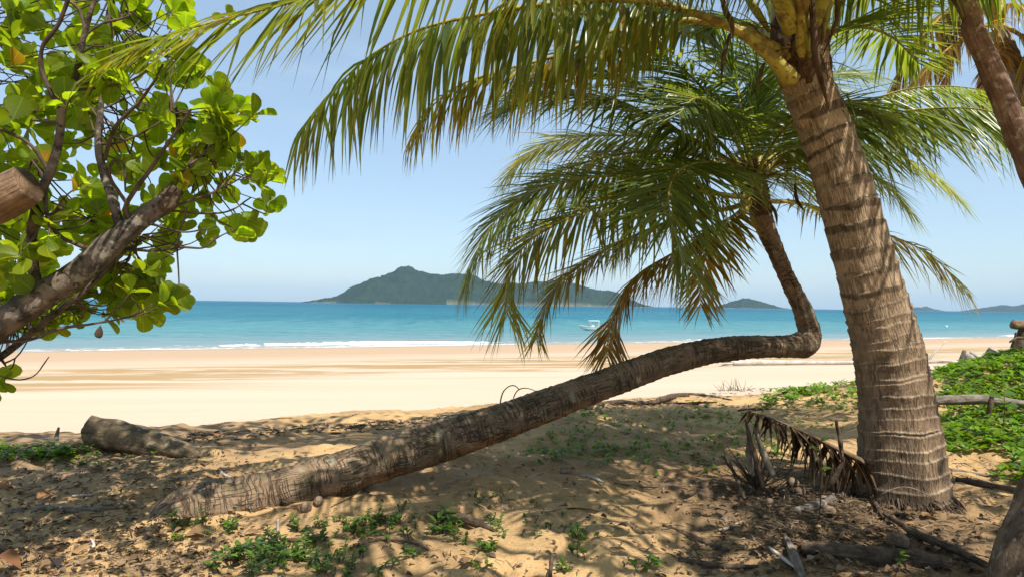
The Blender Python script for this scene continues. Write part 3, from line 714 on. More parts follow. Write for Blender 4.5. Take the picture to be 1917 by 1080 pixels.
# torn bark hollows: solid lumps, near-black colour stands in for shade inside
for (u, v, d, sz) in ((1072, 757, 5.27, .055), (880, 826, 4.9, .05), (590, 915, 4.42, .04), (1250, 690, 5.62, .03)):
    p0 = P(u, v, d)
    g_ = tube([p0 + np.array([-.3, .0, -.6]) * sz, p0, p0 + np.array([.35, 0, .7]) * sz], [sz * .1, sz * .38, sz * .1], 12, 10,
              disp=lambda TH, S: .006 * perlin(np.cos(TH) * 2 + S * 30, np.sin(TH) * 2, 78))
    mk('bark_hollow', g_, wood_mat('hollow_shade', (.012, .008, .006), (.03, .02, .013), 20) if 'hollow_shade' not in bpy.data.materials else bpy.data.materials['hollow_shade'], palmA)
CA = (1412, 350, 6.1)
FA = [  # rachis in pixels of the photograph plus distance; leaf length, droop, age
    ([CA, (1340, 322, 5.95), (1258, 335, 5.8), (1156, 329, 5.65), (1060, 341, 5.55), (985, 366, 5.5), (925, 416, 5.45), (890, 475, 5.45), (872, 530, 5.45)], dict(leaf=0.76, g=0.48, age=.22, n=132, bare=.17)),
    ([CA, (1385, 368, 5.9), (1300, 358, 5.6), (1207, 366, 5.4), (1105, 394, 5.2), (1030, 425, 5.1), (975, 470, 5.05), (950, 535, 5.05), (950, 590, 5.05)], dict(leaf=0.81, g=0.51, age=.38, n=132, bare=.15)),
    ([CA, (1375, 318, 5.75), (1310, 305, 5.3), (1262, 330, 5.0), (1252, 392, 4.8), (1268, 450, 4.75), (1290, 505, 4.75)], dict(leaf=0.81, g=0.24, age=.12, n=119, bare=.2, sweep=(10, 60))),
    ([CA, (1385, 385, 6.1), (1300, 402, 6.2), (1200, 436, 6.2), (1110, 482, 6.15), (1050, 528, 6.1), (1018, 580, 6.1), (1004, 635, 6.1)], dict(rollr=.2, leaf=.55, g=0.45, age=.5, n=119, bare=.18)),
    ([CA, (1392, 400, 6.0), (1330, 440, 5.9), (1250, 480, 5.9), (1190, 518, 5.85), (1155, 568, 5.85), (1140, 620, 5.85), (1136, 668, 5.85)], dict(rollr=-.25, lift=-.3, leaf=0.63, g=0.63, age=.68, n=104, bare=.2)),
    ([CA, (1385, 395, 5.9), (1345, 425, 5.7), (1322, 480, 5.6), (1312, 530, 5.6), (1312, 570, 5.6)], dict(rollr=-.1, lift=-.3, leaf=0.51, g=0.53, age=.6, n=75, bare=.25, sparse=.1)),
    ([CA, (1360, 300, 6.3), (1290, 266, 6.5), (1207, 256, 6.6), (1110, 255, 6.7), (1040, 264, 6.7), (985, 292, 6.7), (945, 335, 6.7)], dict(leaf=0.73, g=0.42, age=.35, n=126, bare=.2)),
    ([CA, (1370, 305, 6.0), (1310, 268, 5.9), (1233, 225, 5.8), (1156, 190, 5.7), (1070, 172, 5.6), (990, 180, 5.55), (940, 205, 5.5)], dict(leaf=0.85, g=0.45, age=.05, n=127, bare=.2)),
    ([CA, (1385, 280, 6.0), (1345, 205, 5.8), (1290, 140, 5.6), (1220, 95, 5.4), (1150, 80, 5.3), (1080, 95, 5.2)], dict(leaf=0.81, g=0.39, age=.1, n=119, bare=.2)),
    ([CA, (1402, 270, 6.2), (1385, 180, 6.3), (1355, 100, 6.3), (1300, 40, 6.3), (1230, 10, 6.3)], dict(leaf=0.78, g=0.30, age=.05, n=113, bare=.22)),
    ([CA, (1418, 260, 6.2), (1425, 170, 6.3), (1440, 80, 6.4), (1480, 10, 6.4), (1540, -30, 6.4)], dict(leaf=0.76, g=0.27, age=.05, n=113, bare=.22)),
    ([CA, (1400, 290, 5.9), (1375, 230, 5.6), (1340, 190, 5.3), (1300, 185, 5.0), (1270, 215, 4.8)], dict(leaf=0.73, g=0.33, age=.08, n=104, bare=.25)),
    ([CA, (1440, 300, 6.3), (1500, 262, 6.3), (1584, 233, 6.2), (1660, 214, 6.1), (1740, 204, 6.0), (1814, 203, 5.9), (1870, 213, 5.85), (1935, 238, 5.8), (1985, 280, 5.8)], dict(leaf=0.88, g=0.44, age=.12, n=154, bare=.16, w0=.034, lift=-.7)),
    ([CA, (1440, 376, 6.2), (1484, 378, 6.25), (1532, 390, 6.3), (1595, 410, 6.3), (1651, 435, 6.3), (1721, 465, 6.3), (1770, 502, 6.3), (1816, 550, 6.3)], dict(leaf=0.61, g=0.60, age=.5, n=92, bare=.16, sparse=.12)),
    ([CA, (1450, 310, 6.6), (1510, 280, 6.9), (1590, 270, 7.2), (1680, 290, 7.4), (1750, 330, 7.5), (1800, 375, 7.5)], dict(leaf=0.73, g=0.48, age=.3, n=108, bare=.2)),
    ([CA, (1440, 330, 6.6), (1480, 330, 7.1), (1530, 350, 7.5), (1570, 390, 7.8), (1590, 440, 8.0)], dict(leaf=0.67, g=0.45, age=.25, n=95, bare=.2)),
    ([CA, (1395, 330, 6.5), (1350, 300, 7.0), (1290, 310, 7.4), (1230, 350, 7.7), (1180, 410, 7.9), (1150, 480, 8.0)], dict(leaf=0.71, g=0.42, age=.25, n=104, bare=.2)),
    ([CA, (1430, 300, 5.8), (1470, 240, 5.4), (1530, 200, 5.1), (1600, 195, 4.95), (1660, 225, 4.9)], dict(leaf=0.73, g=0.36, age=.1, n=104, bare=.25)),
    ([CA, (1422, 300, 6.5), (1445, 230, 6.9), (1490, 170, 7.2), (1560, 135, 7.4), (1640, 140, 7.5)], dict(leaf=0.73, g=0.36, age=.1, n=104, bare=.22)),
    ([CA, (1330, 300, 6.2), (1230, 283, 6.3), (1120, 298, 6.3), (1020, 335, 6.3), (955, 390, 6.3), (925, 445, 6.3)], dict(leaf=.74, g=.5, age=.34, n=99, bare=.18)),
    ([CA, (1350, 270, 5.9), (1270, 205, 5.6), (1180, 150, 5.4), (1100, 128, 5.3), (1020, 140, 5.2), (965, 170, 5.2)], dict(leaf=.78, g=.5, age=.12, n=99, bare=.2)),
    ([CA, (1395, 240, 6.2), (1370, 140, 6.3), (1320, 60, 6.3), (1250, 0, 6.3)], dict(leaf=.74, g=.4, age=.08, n=86, bare=.22)),
    ([CA, (1460, 290, 6.3), (1540, 240, 6.5), (1640, 185, 6.6), (1740, 162, 6.6), (1850, 172, 6.6), (1930, 210, 6.6)], dict(leaf=.84, g=.6, age=.12, n=99, bare=.16, w0=.034, lift=-.6)),
    ([CA, (1435, 320, 6.3), (1500, 300, 6.6), (1580, 308, 6.8), (1650, 340, 6.9), (1705, 395, 6.9)], dict(leaf=.7, g=.7, age=.25, n=86, bare=.2)),
]
for k, (pp, kw) in enumerate(FA):
    pw = PP(pp); hd = pw[-1][0] - pw[0][0]
    add_frond(palmA, pw, sd=k, r0=.030, **dict(dict(rollr=.5 * float(np.clip(-hd / 1.2, -1, 1)), lift=-.12, w0=.0245, sweep=(24, 62)), **kw))
# fibre, flower stalks and spathes in its crown
ce = P(1414, 360, 6.1)
g_ = tube(PP([(1426, 405, 6.1), (1416, 370, 6.1), (1408, 330, 6.1), (1404, 290, 6.1)]), [.075, .12, .10, .03], 30, 24, disp=lambda TH, S: .03 * perlin(np.cos(TH) * 2.2 + S * 9, np.sin(TH) * 2.2, 81))
mk('fibre_sheath', g_, M_fibre, palmA)
for (a, b, c_) in (((1440, 378, 6.0), (1452, 400, 5.98), (1455, 425, 5.98)), ((1488, 345, 6.0), (1492, 375, 5.97), (1508, 398, 5.95)), ((1395, 330, 5.95), (1390, 355, 5.9), (1385, 385, 5.9))):
    mk('spathe', tube(PP([a, b, c_]), [.018, .03, .003], 14, 8, flat=.45), M_spathe, palmA)
frs = np.random.default_rng(31)
gs = []
for k in range(46):
    a0 = P(1412 + frs.normal(0, 10), 335 + frs.normal(0, 14), 6.0); th = frs.uniform(0, 2 * np.pi); l_ = frs.uniform(.18, .45)
    dv = np.array([math.cos(th), math.sin(th) * .8 - .3, frs.uniform(-.1, .7)]) * l_
    gs.append(tube([a0, a0 + dv * .5 + [0, 0, .05], a0 + dv + frs.normal(0, .03, 3)], [.006, .004, .002], 7, 4))
mk('flower_stalks', join(*gs), M_fibre, palmA)['kind'] = 'stuff'

# ---- the big palm
gB, dB = ground_px(1693, 935)
big_px = [(1698, 965, 175, 0), (1693, 936, 172, 0), (1690, 900, 162, 0), (1687, 850, 153, 0), (1678, 750, 133, 0), (1662, 650, 124, 0), (1634, 550, 112, 0), (1607, 450, 107, 0), (1580, 350, 102, 0),
          (1548, 250, 95, 0), (1516, 170, 90, 0), (1500, 110, 96, 0), (1488, 30, 84, 0), (1480, -60, 50, 0)]
bp = PP([(a, b, dB) for a, b, _, _ in big_px]); br = [w_ / 2 / F * dB * .965 for _, _, w_, _ in big_px]
bp[0, 2] = float(G(bp[1, 0], bp[1, 1])) - .12
Lb = np.concatenate([[0], np.cumsum(np.linalg.norm(np.diff(bp, axis=0), axis=1))])[-1]
rr_ = np.random.default_rng(14); rb = [0.0]
while rb[-1] < Lb: rb.append(rb[-1] + (rr_.uniform(.05, .11) if rb[-1] < 1.55 else rr_.uniform(.10, .19)))
rb = np.array(rb)
tilt = rr_.normal(0, .022, len(rb)); tph = rr_.uniform(0, 6.28, len(rb)); scp = np.pi + rr_.normal(0, 1.0, len(rb))
def ringpos(TH, S):
    w_ = S + .016 * perlin(np.cos(TH) * 1.6 + S * 1.2, np.sin(TH) * 1.6, 91) + .006 * perlin(np.cos(TH) * 7 + S * 9, np.sin(TH) * 7, 92)
    i = np.clip(np.searchsorted(rb, w_.ravel()).reshape(w_.shape), 1, len(rb) - 1)
    w2 = w_ + tilt[i] * np.cos(TH - tph[i]) * np.clip(S, 0, 1)
    i = np.clip(np.searchsorted(rb, w2.ravel()).reshape(w2.shape), 1, len(rb) - 1)
    f_ = (w2 - rb[i - 1]) / (rb[i] - rb[i - 1])
    return i, np.clip(f_, 0, 1), w2
def big_disp(TH, S):
    i, f_, w2 = ringpos(TH, S)
    amp_ = .010 + .005 * np.sin(i * 1.9 + 2 * np.cos(TH - scp[i]))
    pr = np.where(f_ > .93, (1 - f_) / .07, (f_ / .93) ** 2.2)
    grooves = .0045 * np.abs(perlin(TH * 11, S * 5 + i * 7.0, 93)) + .003 * perlin(TH * 24, S * 10, 94)
    lump = .012 * perlin(np.cos(TH) * 1.5 + S * 1.3, np.sin(TH) * 1.5, 95)
    foot = np.clip(1 - S / .16, 0, 1) ** 2 * (.02 + .022 * np.abs(perlin(TH * 9, S * 6, 99)))
    return amp_ * (pr - .4) - grooves + lump + foot
def big_col(TH, S):
    i, f_, w2 = ringpos(TH, S)
    t_ = np.clip(S / Lb, 0, 1)
    up_ = sstep(.18, .5, t_)
    c = np.array([.35, .250, .162]) * (1 - up_[..., None]) + np.array([.50, .37, .24]) * up_[..., None]
    c = c * np.ones(TH.shape + (3,))
    lip = sstep(.80, .96, f_) * (.5 + .5 * perlin(TH * 4, i * 3.1, 96))
    c = c + (np.array([.60, .49, .35]) - c) * (lip * .65 * (1 - .6 * up_))[..., None]  # sun on the upward-facing ring lips, painted as lighter bark
    # dark crescent leaf scars on the upper trunk
    cres = np.clip(np.cos(TH - scp[i]) + .25, 0, 1) ** .7
    sw_ = np.where(np.sin(i * 12.9) > -.25, .42, .2)
    scar = sstep(1 - sw_ * cres - .03, 1 - sw_ * cres + .08, f_) * (cres > .05) * up_ * (.65 + .35 * (np.sin(i * 7.7 + 1) > -.4)) * (.75 + .25 * perlin(TH * 5, S * 8, 97))
    c = c + (np.array([.045, .026, .015]) - c) * np.clip(scar, 0, 1)[..., None] * .92
    low = sstep(.25, .0, t_) * np.clip(.5 + fbm(np.cos(TH) * 2 + S, np.sin(TH) * 2, 98, 3), 0, 1) * .7
    c = c + (np.array([.055, .040, .028]) - c) * low[..., None]
    return np.clip(c, .01, 1)
palmB = root('palm_tree', (gB[0], gB[1], float(G(gB[0], gB[1]))), 'stout ringed coconut palm standing upright beside the green creeper', 'palm tree')
mk('trunk', tube(bp, br, 760, 120, start=(.3, 1, 0), disp=big_disp, colf=big_col), M_palmbark, palmB)
rf = []
for k in range(240):
    th = rr_.uniform(0, 6.28); b0 = gB + np.array([math.cos(th), math.sin(th), 0]) * .27; e0 = gB + np.array([math.cos(th + .1), math.sin(th + .1), 0]) * rr_.uniform(.31, .385)
    b0[2] = gB[2] + rr_.uniform(.0, .10); e0[2] = gz(e0[0], e0[1]) - .012
    rf.append(tube([b0, b0 * .4 + e0 * .6 + [0, 0, .022], e0], [.0045, .004, .002], 7, 5))
mk('root_fringe', join(*rf), M_brownwood, palmB)['kind'] = 'stuff'
CB = (1488, 60, dB)
d0 = dB
FB = [
    ([(1478, 150, d0 - .17), (1448, 112, d0 - .26), (1380, 58, d0 - .3), (1290, 22, d0 - .35), (1200, 2, d0 - .4), (1060, 4, d0 - .45), (900, 28, d0 - .5), (780, 58, d0 - .5), (690, 108, d0 - .5), (615, 178, d0 - .5), (556, 252, d0 - .5)],
     dict(leaf=.82, g=2.6, age=.26, n=100, bare=.24, r0=.046, w0=.043, flare=.9, lift=-.75, jit=.2)),
    ([(1470, 110, d0 - .05), (1400, 62, d0 - .1), (1290, 39, d0 - .1), (1150, 58, d0 - .1), (1040, 105, d0 - .1), (930, 135, d0 - .1), (850, 165, d0 - .1), (800, 210, d0 - .1), (768, 258, d0 - .1)],
     dict(leaf=.60, g=2.6, lift=-.6, jit=.2, w0=.034, age=.5, n=84, bare=.3, r0=.042, sparse=.1)),
    ([(1480, 60, d0 - .2), (1400, -90, d0 - .5), (1200, -170, d0 - .8), (980, -140, d0 - 1.0), (760, -70, d0 - 1.1), (560, 0, d0 - 1.4), (420, 36, d0 - 1.6), (300, 70, d0 - 1.75), (205, 112, d0 - 1.85)],
     dict(leaf=.72, g=.55, lift=-.3, age=.28, n=110, bare=.2, r0=.05, w0=.034, jit=.13, flare=.3)),
    ([(1502, 150, d0 - .02), (1499, 70, d0 - .22), (1496, 10, d0 - .3), (1440, -80, d0 - .6), (1300, -130, d0 - 1.0), (1120, -90, d0 - 1.3), (980, -20, d0 - 1.5), (900, 40, d0 - 1.55)],
     dict(leaf=.55, g=2.25, age=.3, n=80, bare=.22, r0=.05, flare=.2, lift=-.7, w0=.04, jit=.2)),
    ([(1530, 60, d0 - .05), (1560, -10, d0), (1620, -70, d0 + .1), (1710, -95, d0 + .2), (1800, -80, d0 + .3), (1880, -40, d0 + .35)], dict(lift=-.6, leaf=.85, g=.7, age=.1, n=90, bare=.15, r0=.05)),
    ([(1525, 90, d0 + .15), (1560, 60, d0 + .4), (1610, 50, d0 + .8), (1670, 70, d0 + 1.1), (1720, 120, d0 + 1.3)], dict(leaf=.72, g=.7, age=.15, n=76, bare=.15, r0=.045)),
    ([(1470, 50, d0 + .1), (1420, -30, d0 + .4), (1350, -90, d0 + .8), (1260, -100, d0 + 1.3), (1160, -60, d0 + 1.7), (1080, 0, d0 + 1.9)], dict(leaf=.7, g=1.30, age=.1, n=86, bare=.2, r0=.06)),
    ([(1500, 40, d0 - .2), (1520, -120, d0 - .7), (1560, -260, d0 - 1.3), (1600, -380, d0 - 1.9), (1640, -430, d0 - 2.3)], dict(leaf=.7, g=.7, age=.15, n=86, bare=.22, r0=.05, flare=.2)),
    ([(1480, 40, d0 - .2), (1440, -100, d0 - .8), (1330, -260, d0 - 1.5), (1200, -380, d0 - 2.1)], dict(leaf=.7, g=.7, age=.15, n=86, bare=.22, r0=.05, flare=.2)),
    ([(1515, 50, d0 - .1), (1580, -60, d0 - .3), (1720, -160, d0 - .5), (1880, -210, d0 - .6), (2020, -180, d0 - .7)], dict(leaf=.7, g=.7, age=.15, n=86, bare=.2, r0=.06)),
    ([(1490, 30, d0), (1480, -120, d0 + .1), (1450, -280, d0 + .1), (1390, -420, d0 + .1), (1300, -500, d0 + .1)], dict(leaf=.66, g=0.60, age=.02, n=80, bare=.22, r0=.05)),
    ([(1462, 80, d0 + .15), (1410, 50, d0 + .6), (1330, 40, d0 + 1.1), (1240, 70, d0 + 1.5), (1160, 130, d0 + 1.8)], dict(leaf=.68, g=1.50, age=.12, n=80, bare=.2, r0=.045)),
]
for k, (pp, kw) in enumerate(FB):
    add_frond(palmB, PP(pp), sd=50 + k, **kw)
cB = P(1488, 20, d0)
for k, (pp, kw) in enumerate((
    ([cB, [1.9, 3.7, 7.15], [1.75, 2.9, 7.15], [1.6, 2.2, 6.85], [1.5, 1.6, 6.45]], dict(leaf=.7, n=54)),
    ([cB, [1.3, 3.9, 7.1], [.6, 3.3, 7.05], [0.0, 2.9, 6.8], [-.5, 2.6, 6.5]], dict(leaf=.68, n=54)),
    ([cB, [2.5, 3.6, 7.2], [2.9, 2.7, 7.15], [3.2, 2.0, 6.85], [3.4, 1.5, 6.5]], dict(leaf=.7, n=54)),
    ([cB, [1.5, 3.5, 7.4], [.9, 2.5, 7.45], [.5, 1.8, 7.2], [.2, 1.2, 6.8]], dict(leaf=.7, n=54)),
    ([cB, [2.9, 4.2, 7.1], [3.7, 3.7, 7.0], [4.3, 3.4, 6.7], [4.8, 3.2, 6.3]], dict(leaf=.7, n=54)))):
    add_frond(palmB, pp, sd=90 + k, g=.8, age=.25, lift=-.5, w0=.036, r0=.05, flare=.2, bare=.2, jit=.14, **kw)
g_ = tube(PP([(1512, 165, d0), (1500, 110, d0), (1492, 50, d0), (1484, -30, d0)]), [.145, .19, .17, .10], 40, 40, disp=lambda TH, S: .035 * perlin(np.cos(TH) * 2.2 + S * 7, np.sin(TH) * 2.2, 82) + .012 * perlin(TH * 6, S * 14, 83))
mk('fibre_sheath', g_, M_fibre, palmB)
def stripcol(TH, S):
    c = np.zeros(TH.shape + (3,)); c[:] = (.27, .27, .045); return c * (1 - .35 * np.clip(np.abs(np.sin(TH)), 0, 1))[..., None]
for pp, rad in (([(1514, 142, d0 - .06), (1507, 70, d0 - .22), (1488, 0, d0 - .25), (1470, -60, d0 - .2)], [.03, .05, .05, .045]),
                ([(1440, 60, d0 - .08), (1415, 20, d0 - .12), (1390, -20, d0 - .1)], [.02, .045, .035]),
                ([(1536, 95, d0 - .14), (1545, 30, d0 - .15), (1560, -40, d0 - .12)], [.02, .045, .03])):
    mk('leaf_base', tube(PP(pp), rad, 24, 16, colf=stripcol, flat=.55), M_stalk, palmB)
for pp, rad in (([(1518, -30, d0 - .3), (1522, 40, d0 - .31), (1528, 110, d0 - .3), (1553, 212, d0 - .25)], [.03, .036, .042, .003]),
                ([(1566, -20, d0 - .3), (1568, 30, d0 - .3), (1558, 62, d0 - .29), (1540, 105, d0 - .27)], [.022, .03, .02, .002]),
                ([(1347, -20, d0 - .45), (1358, 20, d0 - .45), (1370, 45, d0 - .44), (1372, 78, d0 - .44)], [.02, .034, .03, .003]),
                ([(1366, 66, d0 - .3), (1354, 110, d0 - .3), (1350, 160, d0 - .3)], [.022, .026, .003]),
                ([(1430, 120, d0 - .15), (1420, 150, d0 - .14), (1405, 185, d0 - .12)], [.02, .022, .003])):
    mk('spathe', tube(PP(pp), rad, 22, 10, flat=.5, disp=lambda TH, S: .004 * perlin(TH * 3, S * 30, 84)), M_spathe, palmB)
gs = []
for k in range(40):
    a0 = P(1480 + frs.normal(0, 35), 80 + frs.normal(0, 35), d0 - .12); th = frs.uniform(0, 6.28); l_ = frs.uniform(.15, .4)
    dv = np.array([math.cos(th), -.25, frs.uniform(-.8, .3)]) * l_
    gs.append(tube([a0, a0 + dv * .5 + [0, 0, .04], a0 + dv + frs.normal(0, .03, 3)], [.004, .003, .0015], 7, 4))
mk('loose_fibres', join(*gs), M_fibre, palmB)['kind'] = 'stuff'

# ---- dry-fronded palm behind, upper right
palmC_base = np.array([10.6, 10.5, float(G(10.6, 10.5))])
palmC = root('palm_tree', palmC_base, 'palm with dry golden fronds behind the slender trunk at upper right', 'palm tree')
ct = P(1868, 55, 10.5)
g_ = tube([palmC_base - [0, 0, .2], palmC_base + [-.3, 0, 1.5], P(1960, 260, 10.5), P(1905, 140, 10.5), ct], [.22, .17, .15, .14, .13], 120, 24,
          disp=lambda TH, S: .006 * np.sin(S * 40 + np.sin(TH)), colf=lambda TH, S: np.ones(TH.shape + (3,)) * np.array([.34, .29, .25]))
mk('trunk', g_, M_palmbark, palmC)
CC = (1868, 50, 10.5)
for k, (pp, kw) in enumerate([
    ([CC, (1830, 10, 10.4), (1780, 20, 10.3), (1735, 60, 10.2), (1700, 110, 10.2), (1672, 165, 10.2)], dict(leaf=1.0, g=2.6, age=.75, n=80)),
    ([CC, (1850, 0, 10.2), (1810, -10, 10.0), (1790, 50, 9.9), (1775, 110, 9.9), (1768, 165, 9.9)], dict(leaf=.5, g=3, age=.9, n=60)),
    ([CC, (1840, 50, 10.0), (1790, 80, 9.8), (1740, 125, 9.7), (1705, 170, 9.6)], dict(leaf=.8, g=2.5, age=.7, n=60)),
    ([CC, (1890, 10, 10.2), (1925, 30, 10.0), (1950, 90, 9.9), (1965, 160, 9.9)], dict(leaf=.9, g=2.6, age=.8, n=70)),
    ([CC, (1880, -20, 10.8), (1900, -80, 11.2), (1960, -100, 11.5), (2030, -60, 11.6)], dict(leaf=.9, g=2, age=.5, n=70)),
    ([CC, (1850, -30, 10.8), (1800, -90, 11.0), (1720, -90, 11.2), (1640, -40, 11.3), (1590, 30, 11.3)], dict(leaf=.9, g=2, age=.5, n=70)),
    ([CC, (1900, 60, 10.3), (1945, 100, 10.1), (1975, 170, 10)], dict(leaf=.8, g=2.5, age=.6, n=60)),
    ([CC, (1870, 100, 10.3), (1850, 150, 10.2), (1845, 200, 10.2)], dict(leaf=.5, g=3, age=.9, n=40))]):
    add_frond(palmC, PP(pp), sd=120 + k, r0=.05, bare=.2, w0=.045, **kw)

# ------------------------------------------------------------------ round-leaved tree on the left
tb = np.array([-3.5, 2.6, 0]); tb[2] = float(G(tb[0], tb[1]))
treeL = root('broadleaf_tree', tb, 'round-leaved tree with a mottled limb reaching out over the beach', 'tree')
limb = [tb - [0, 0, .15], tb + [.15, .08, .6], P(-170, 715, 2.95), P(-60, 648, 3.0), P(0, 606, 3.03), P(80, 552, 3.08), P(150, 508, 3.14), P(210, 455, 3.2), P(262, 412, 3.26), P(300, 386, 3.3), P(322, 368, 3.32)]
bdisp = lambda TH, S: .010 * perlin(np.cos(TH) * 1.8 + S * 5, np.sin(TH) * 1.8, 131) + .005 * perlin(np.cos(TH) * 5 + S * 14, np.sin(TH) * 5, 132)
mk('trunk', tube(limb, [.15, .12, .085, .068, .062, .060, .058, .053, .048, .046, .040], 150, 30, disp=bdisp), M_treebark, treeL)
g_ = tube(PP([(300, 390, 3.3), (318, 372, 3.31), (332, 352, 3.32)]), [.05, .047, .03], 20, 24, disp=lambda TH, S: .012 * perlin(TH * 3, S * 40, 133) - .01 * np.abs(perlin(TH * 5, S * 8, 134)))
mk('broken_end', g_, M_brownwood, treeL)
saw = tube(PP([(-150, 705, 2.94), (-172, 600, 2.9), (-150, 500, 2.87), (-90, 418, 2.85), (0, 374, 2.85), (52, 346, 2.85), (54, 345, 2.85)]), [.075, .085, .088, .088, .086, .080, .078], 60, 30,
           disp=lambda TH, S: .007 * perlin(np.cos(TH) * 2 + S * 4, np.sin(TH) * 2, 135))
mk('sawn_limb', saw, M_cutwood, treeL)
br_px = [
    ([(72, 556, 3.08, 30), (62, 500, 3.06, 22), (60, 440, 3.03, 21), (72, 375, 3.0, 20), (98, 310, 2.97, 19), (112, 255, 2.95, 18), (117, 205, 2.93, 16), (140, 150, 2.9, 14), (152, 90, 2.88, 12), (163, 45, 2.86, 11), (185, -20, 2.84, 9)]),
    ([(117, 205, 2.93, 14), (96, 175, 2.9, 11), (78, 130, 2.88, 10), (80, 88, 2.86, 9), (110, 45, 2.84, 9), (130, -10, 2.82, 8)]),
    ([(228, 440, 3.22, 22), (212, 380, 3.25, 20), (196, 330, 3.28, 18), (184, 270, 3.3, 16), (190, 190, 3.33, 11), (192, 140, 3.35, 9), (203, 50, 3.38, 7), (210, -30, 3.4, 6)]),
    ([(250, 420, 3.25, 14), (236, 385, 3.2, 11), (280, 320, 3.18, 9), (310, 275, 3.16, 8), (345, 225, 3.14, 6), (358, 205, 3.13, 4)]),
    ([(196, 300, 3.28, 9), (215, 240, 3.24, 8), (262, 190, 3.2, 7), (290, 150, 3.16, 5), (305, 120, 3.15, 4)]),
    ([(130, 170, 2.92, 7), (180, 165, 2.95, 6), (235, 155, 3.0, 5), (275, 135, 3.05, 4)]),
    ([(-60, 700, 3.2, 20), (0, 668, 3.22, 17), (55, 626, 3.24, 16), (111, 581, 3.26, 14), (167, 537, 3.28, 12), (204, 500, 3.3, 11), (235, 470, 3.32, 8)]),
    ([(-40, 642, 3.1, 8), (0, 640, 3.1, 8), (60, 634, 3.1, 7), (111, 615, 3.12, 7), (185, 604, 3.14, 5), (252, 589, 3.16, 4), (285, 568, 3.17, 3)]),
    ([(232, 466, 3.28, 8), (289, 470, 3.3, 6), (337, 463, 3.32, 6), (381, 464, 3.34, 4), (405, 443, 3.35, 3)]),
    ([(337, 463, 3.32, 5), (334, 440, 3.3, 4), (345, 410, 3.28, 4), (350, 385, 3.27, 3)]),
    ([(268, 415, 3.26, 7), (320, 430, 3.24, 5), (350, 435, 3.22, 4), (405, 425, 3.2, 3)]),
    ([(300, 395, 3.3, 8), (350, 378, 3.34, 6), (400, 360, 3.38, 5), (435, 330, 3.4, 4), (455, 305, 3.42, 3)]),
    ([(204, 500, 3.3, 6), (238, 490, 3.33, 5), (246, 470, 3.35, 4), (268, 440, 3.36, 3)]),
    ([(115, 390, 2.98, 8), (88, 400, 3.0, 7), (86, 350, 3.02, 6), (80, 330, 3.04, 5)]),
    ([(160, 465, 3.12, 10), (110, 440, 3.15, 8), (85, 395, 3.17, 7), (84, 340, 3.18, 6), (60, 300, 3.2, 5)]),
    ([(90, 318, 2.98, 9), (60, 275, 2.96, 8), (20, 250, 2.94, 7), (-30, 235, 2.92, 6)]),
    ([(110, 230, 2.95, 7), (60, 225, 3.0, 6), (10, 215, 3.05, 6), (-40, 205, 3.1, 5)]),
    ([(240, 385, 3.22, 9), (205, 330, 3.16, 7), (215, 300, 3.14, 6), (232, 310, 3.13, 5), (235, 360, 3.12, 4)]),
    ([(160, 60, 2.87, 8), (145, 15, 2.9, 6), (100, -10, 2.95, 5)]),
    ([(150, 75, 2.88, 6), (190, 45, 2.92, 5), (230, 35, 2.96, 4), (248, 25, 3.0, 3)]),
    ([(0, 668, 3.22, 6), (12, 690, 3.2, 4), (0, 715, 3.2, 3)]),
    ([(-30, 690, 3.1, 4), (20, 709, 3.1, 3.5), (62, 704, 3.1, 3), (92, 667, 3.1, 2)]),
    ([(-30, 680, 3.15, 5), (8, 694, 3.15, 4), (22, 688, 3.15, 3), (28, 672, 3.15, 2)]),
    ([(190, 270, 3.3, 7), (230, 265, 3.34, 5), (290, 235, 3.38, 4), (330, 200, 3.42, 3)]),
    ([(300, 390, 3.3, 6), (330, 330, 3.42, 5), (380, 290, 3.5, 4), (420, 250, 3.56, 3)]),
    ([(300, 392, 3.31, 6), (380, 400, 3.4, 5), (430, 395, 3.45, 4), (470, 370, 3.5, 3)]),
]
bpts = []
for sp in br_px:
    pw = PP([(a, b, d) for a, b, d, _ in sp]); rad = [w_ / 2 / F * d * .85 for _, _, d, w_ in sp]
    mk('branch', tube(pw, rad, 12 * len(sp), 8, disp=lambda TH, S: .0025 * perlin(np.cos(TH) * 2 + S * 16, np.sin(TH) * 2, 136)), M_treebark if rad[0] > .02 else M_twig, treeL)
    bpts.append(resample(pw, 25)[0][4:])
# off-frame limbs carrying the rest of the crown
for e in ([-3.0, 3.6, 6.6], [-2.3, 2.2, 6.9], [-4.6, 3.8, 6.4], [-4.8, 2.2, 6.0]):
    e = np.array(e); a0 = limb[2]
    pw = [a0, (a0 * .55 + e * .45) + [0, 0, .2], e]
    mk('branch', tube(pw, [.06, .045, .015], 30, 8), M_treebark, treeL); bpts.append(resample(np.array(pw), 25)[0][6:])
bpts = np.concatenate(bpts)
poly = np.array([(-30, -60), (330, -60), (345, 40), (380, 120), (425, 165), (470, 195), (490, 225), (455, 258), (445, 290), (500, 305), (525, 330), (522, 372), (492, 405), (455, 440), (420, 425), (385, 445), (345, 425),
                 (330, 440), (318, 500), (290, 470), (262, 450), (230, 480), (180, 500), (120, 470), (60, 545), (-30, 590)], float)
poly2 = np.array([(200, 500), (260, 490), (300, 535), (340, 560), (335, 578), (290, 575), (245, 600), (165, 590), (60, 620), (-20, 640), (-20, 600), (90, 560), (170, 520)], float)
def inside(p, q):
    x, y = p; c = False; j = len(q) - 1
    for i in range(len(q)):
        if (q[i][1] > y) != (q[j][1] > y) and x < (q[j][0] - q[i][0]) * (y - q[i][1]) / (q[j][1] - q[i][1]) + q[i][0]: c = not c
        j = i
    return c
lr_ = np.random.default_rng(77)
ros = []
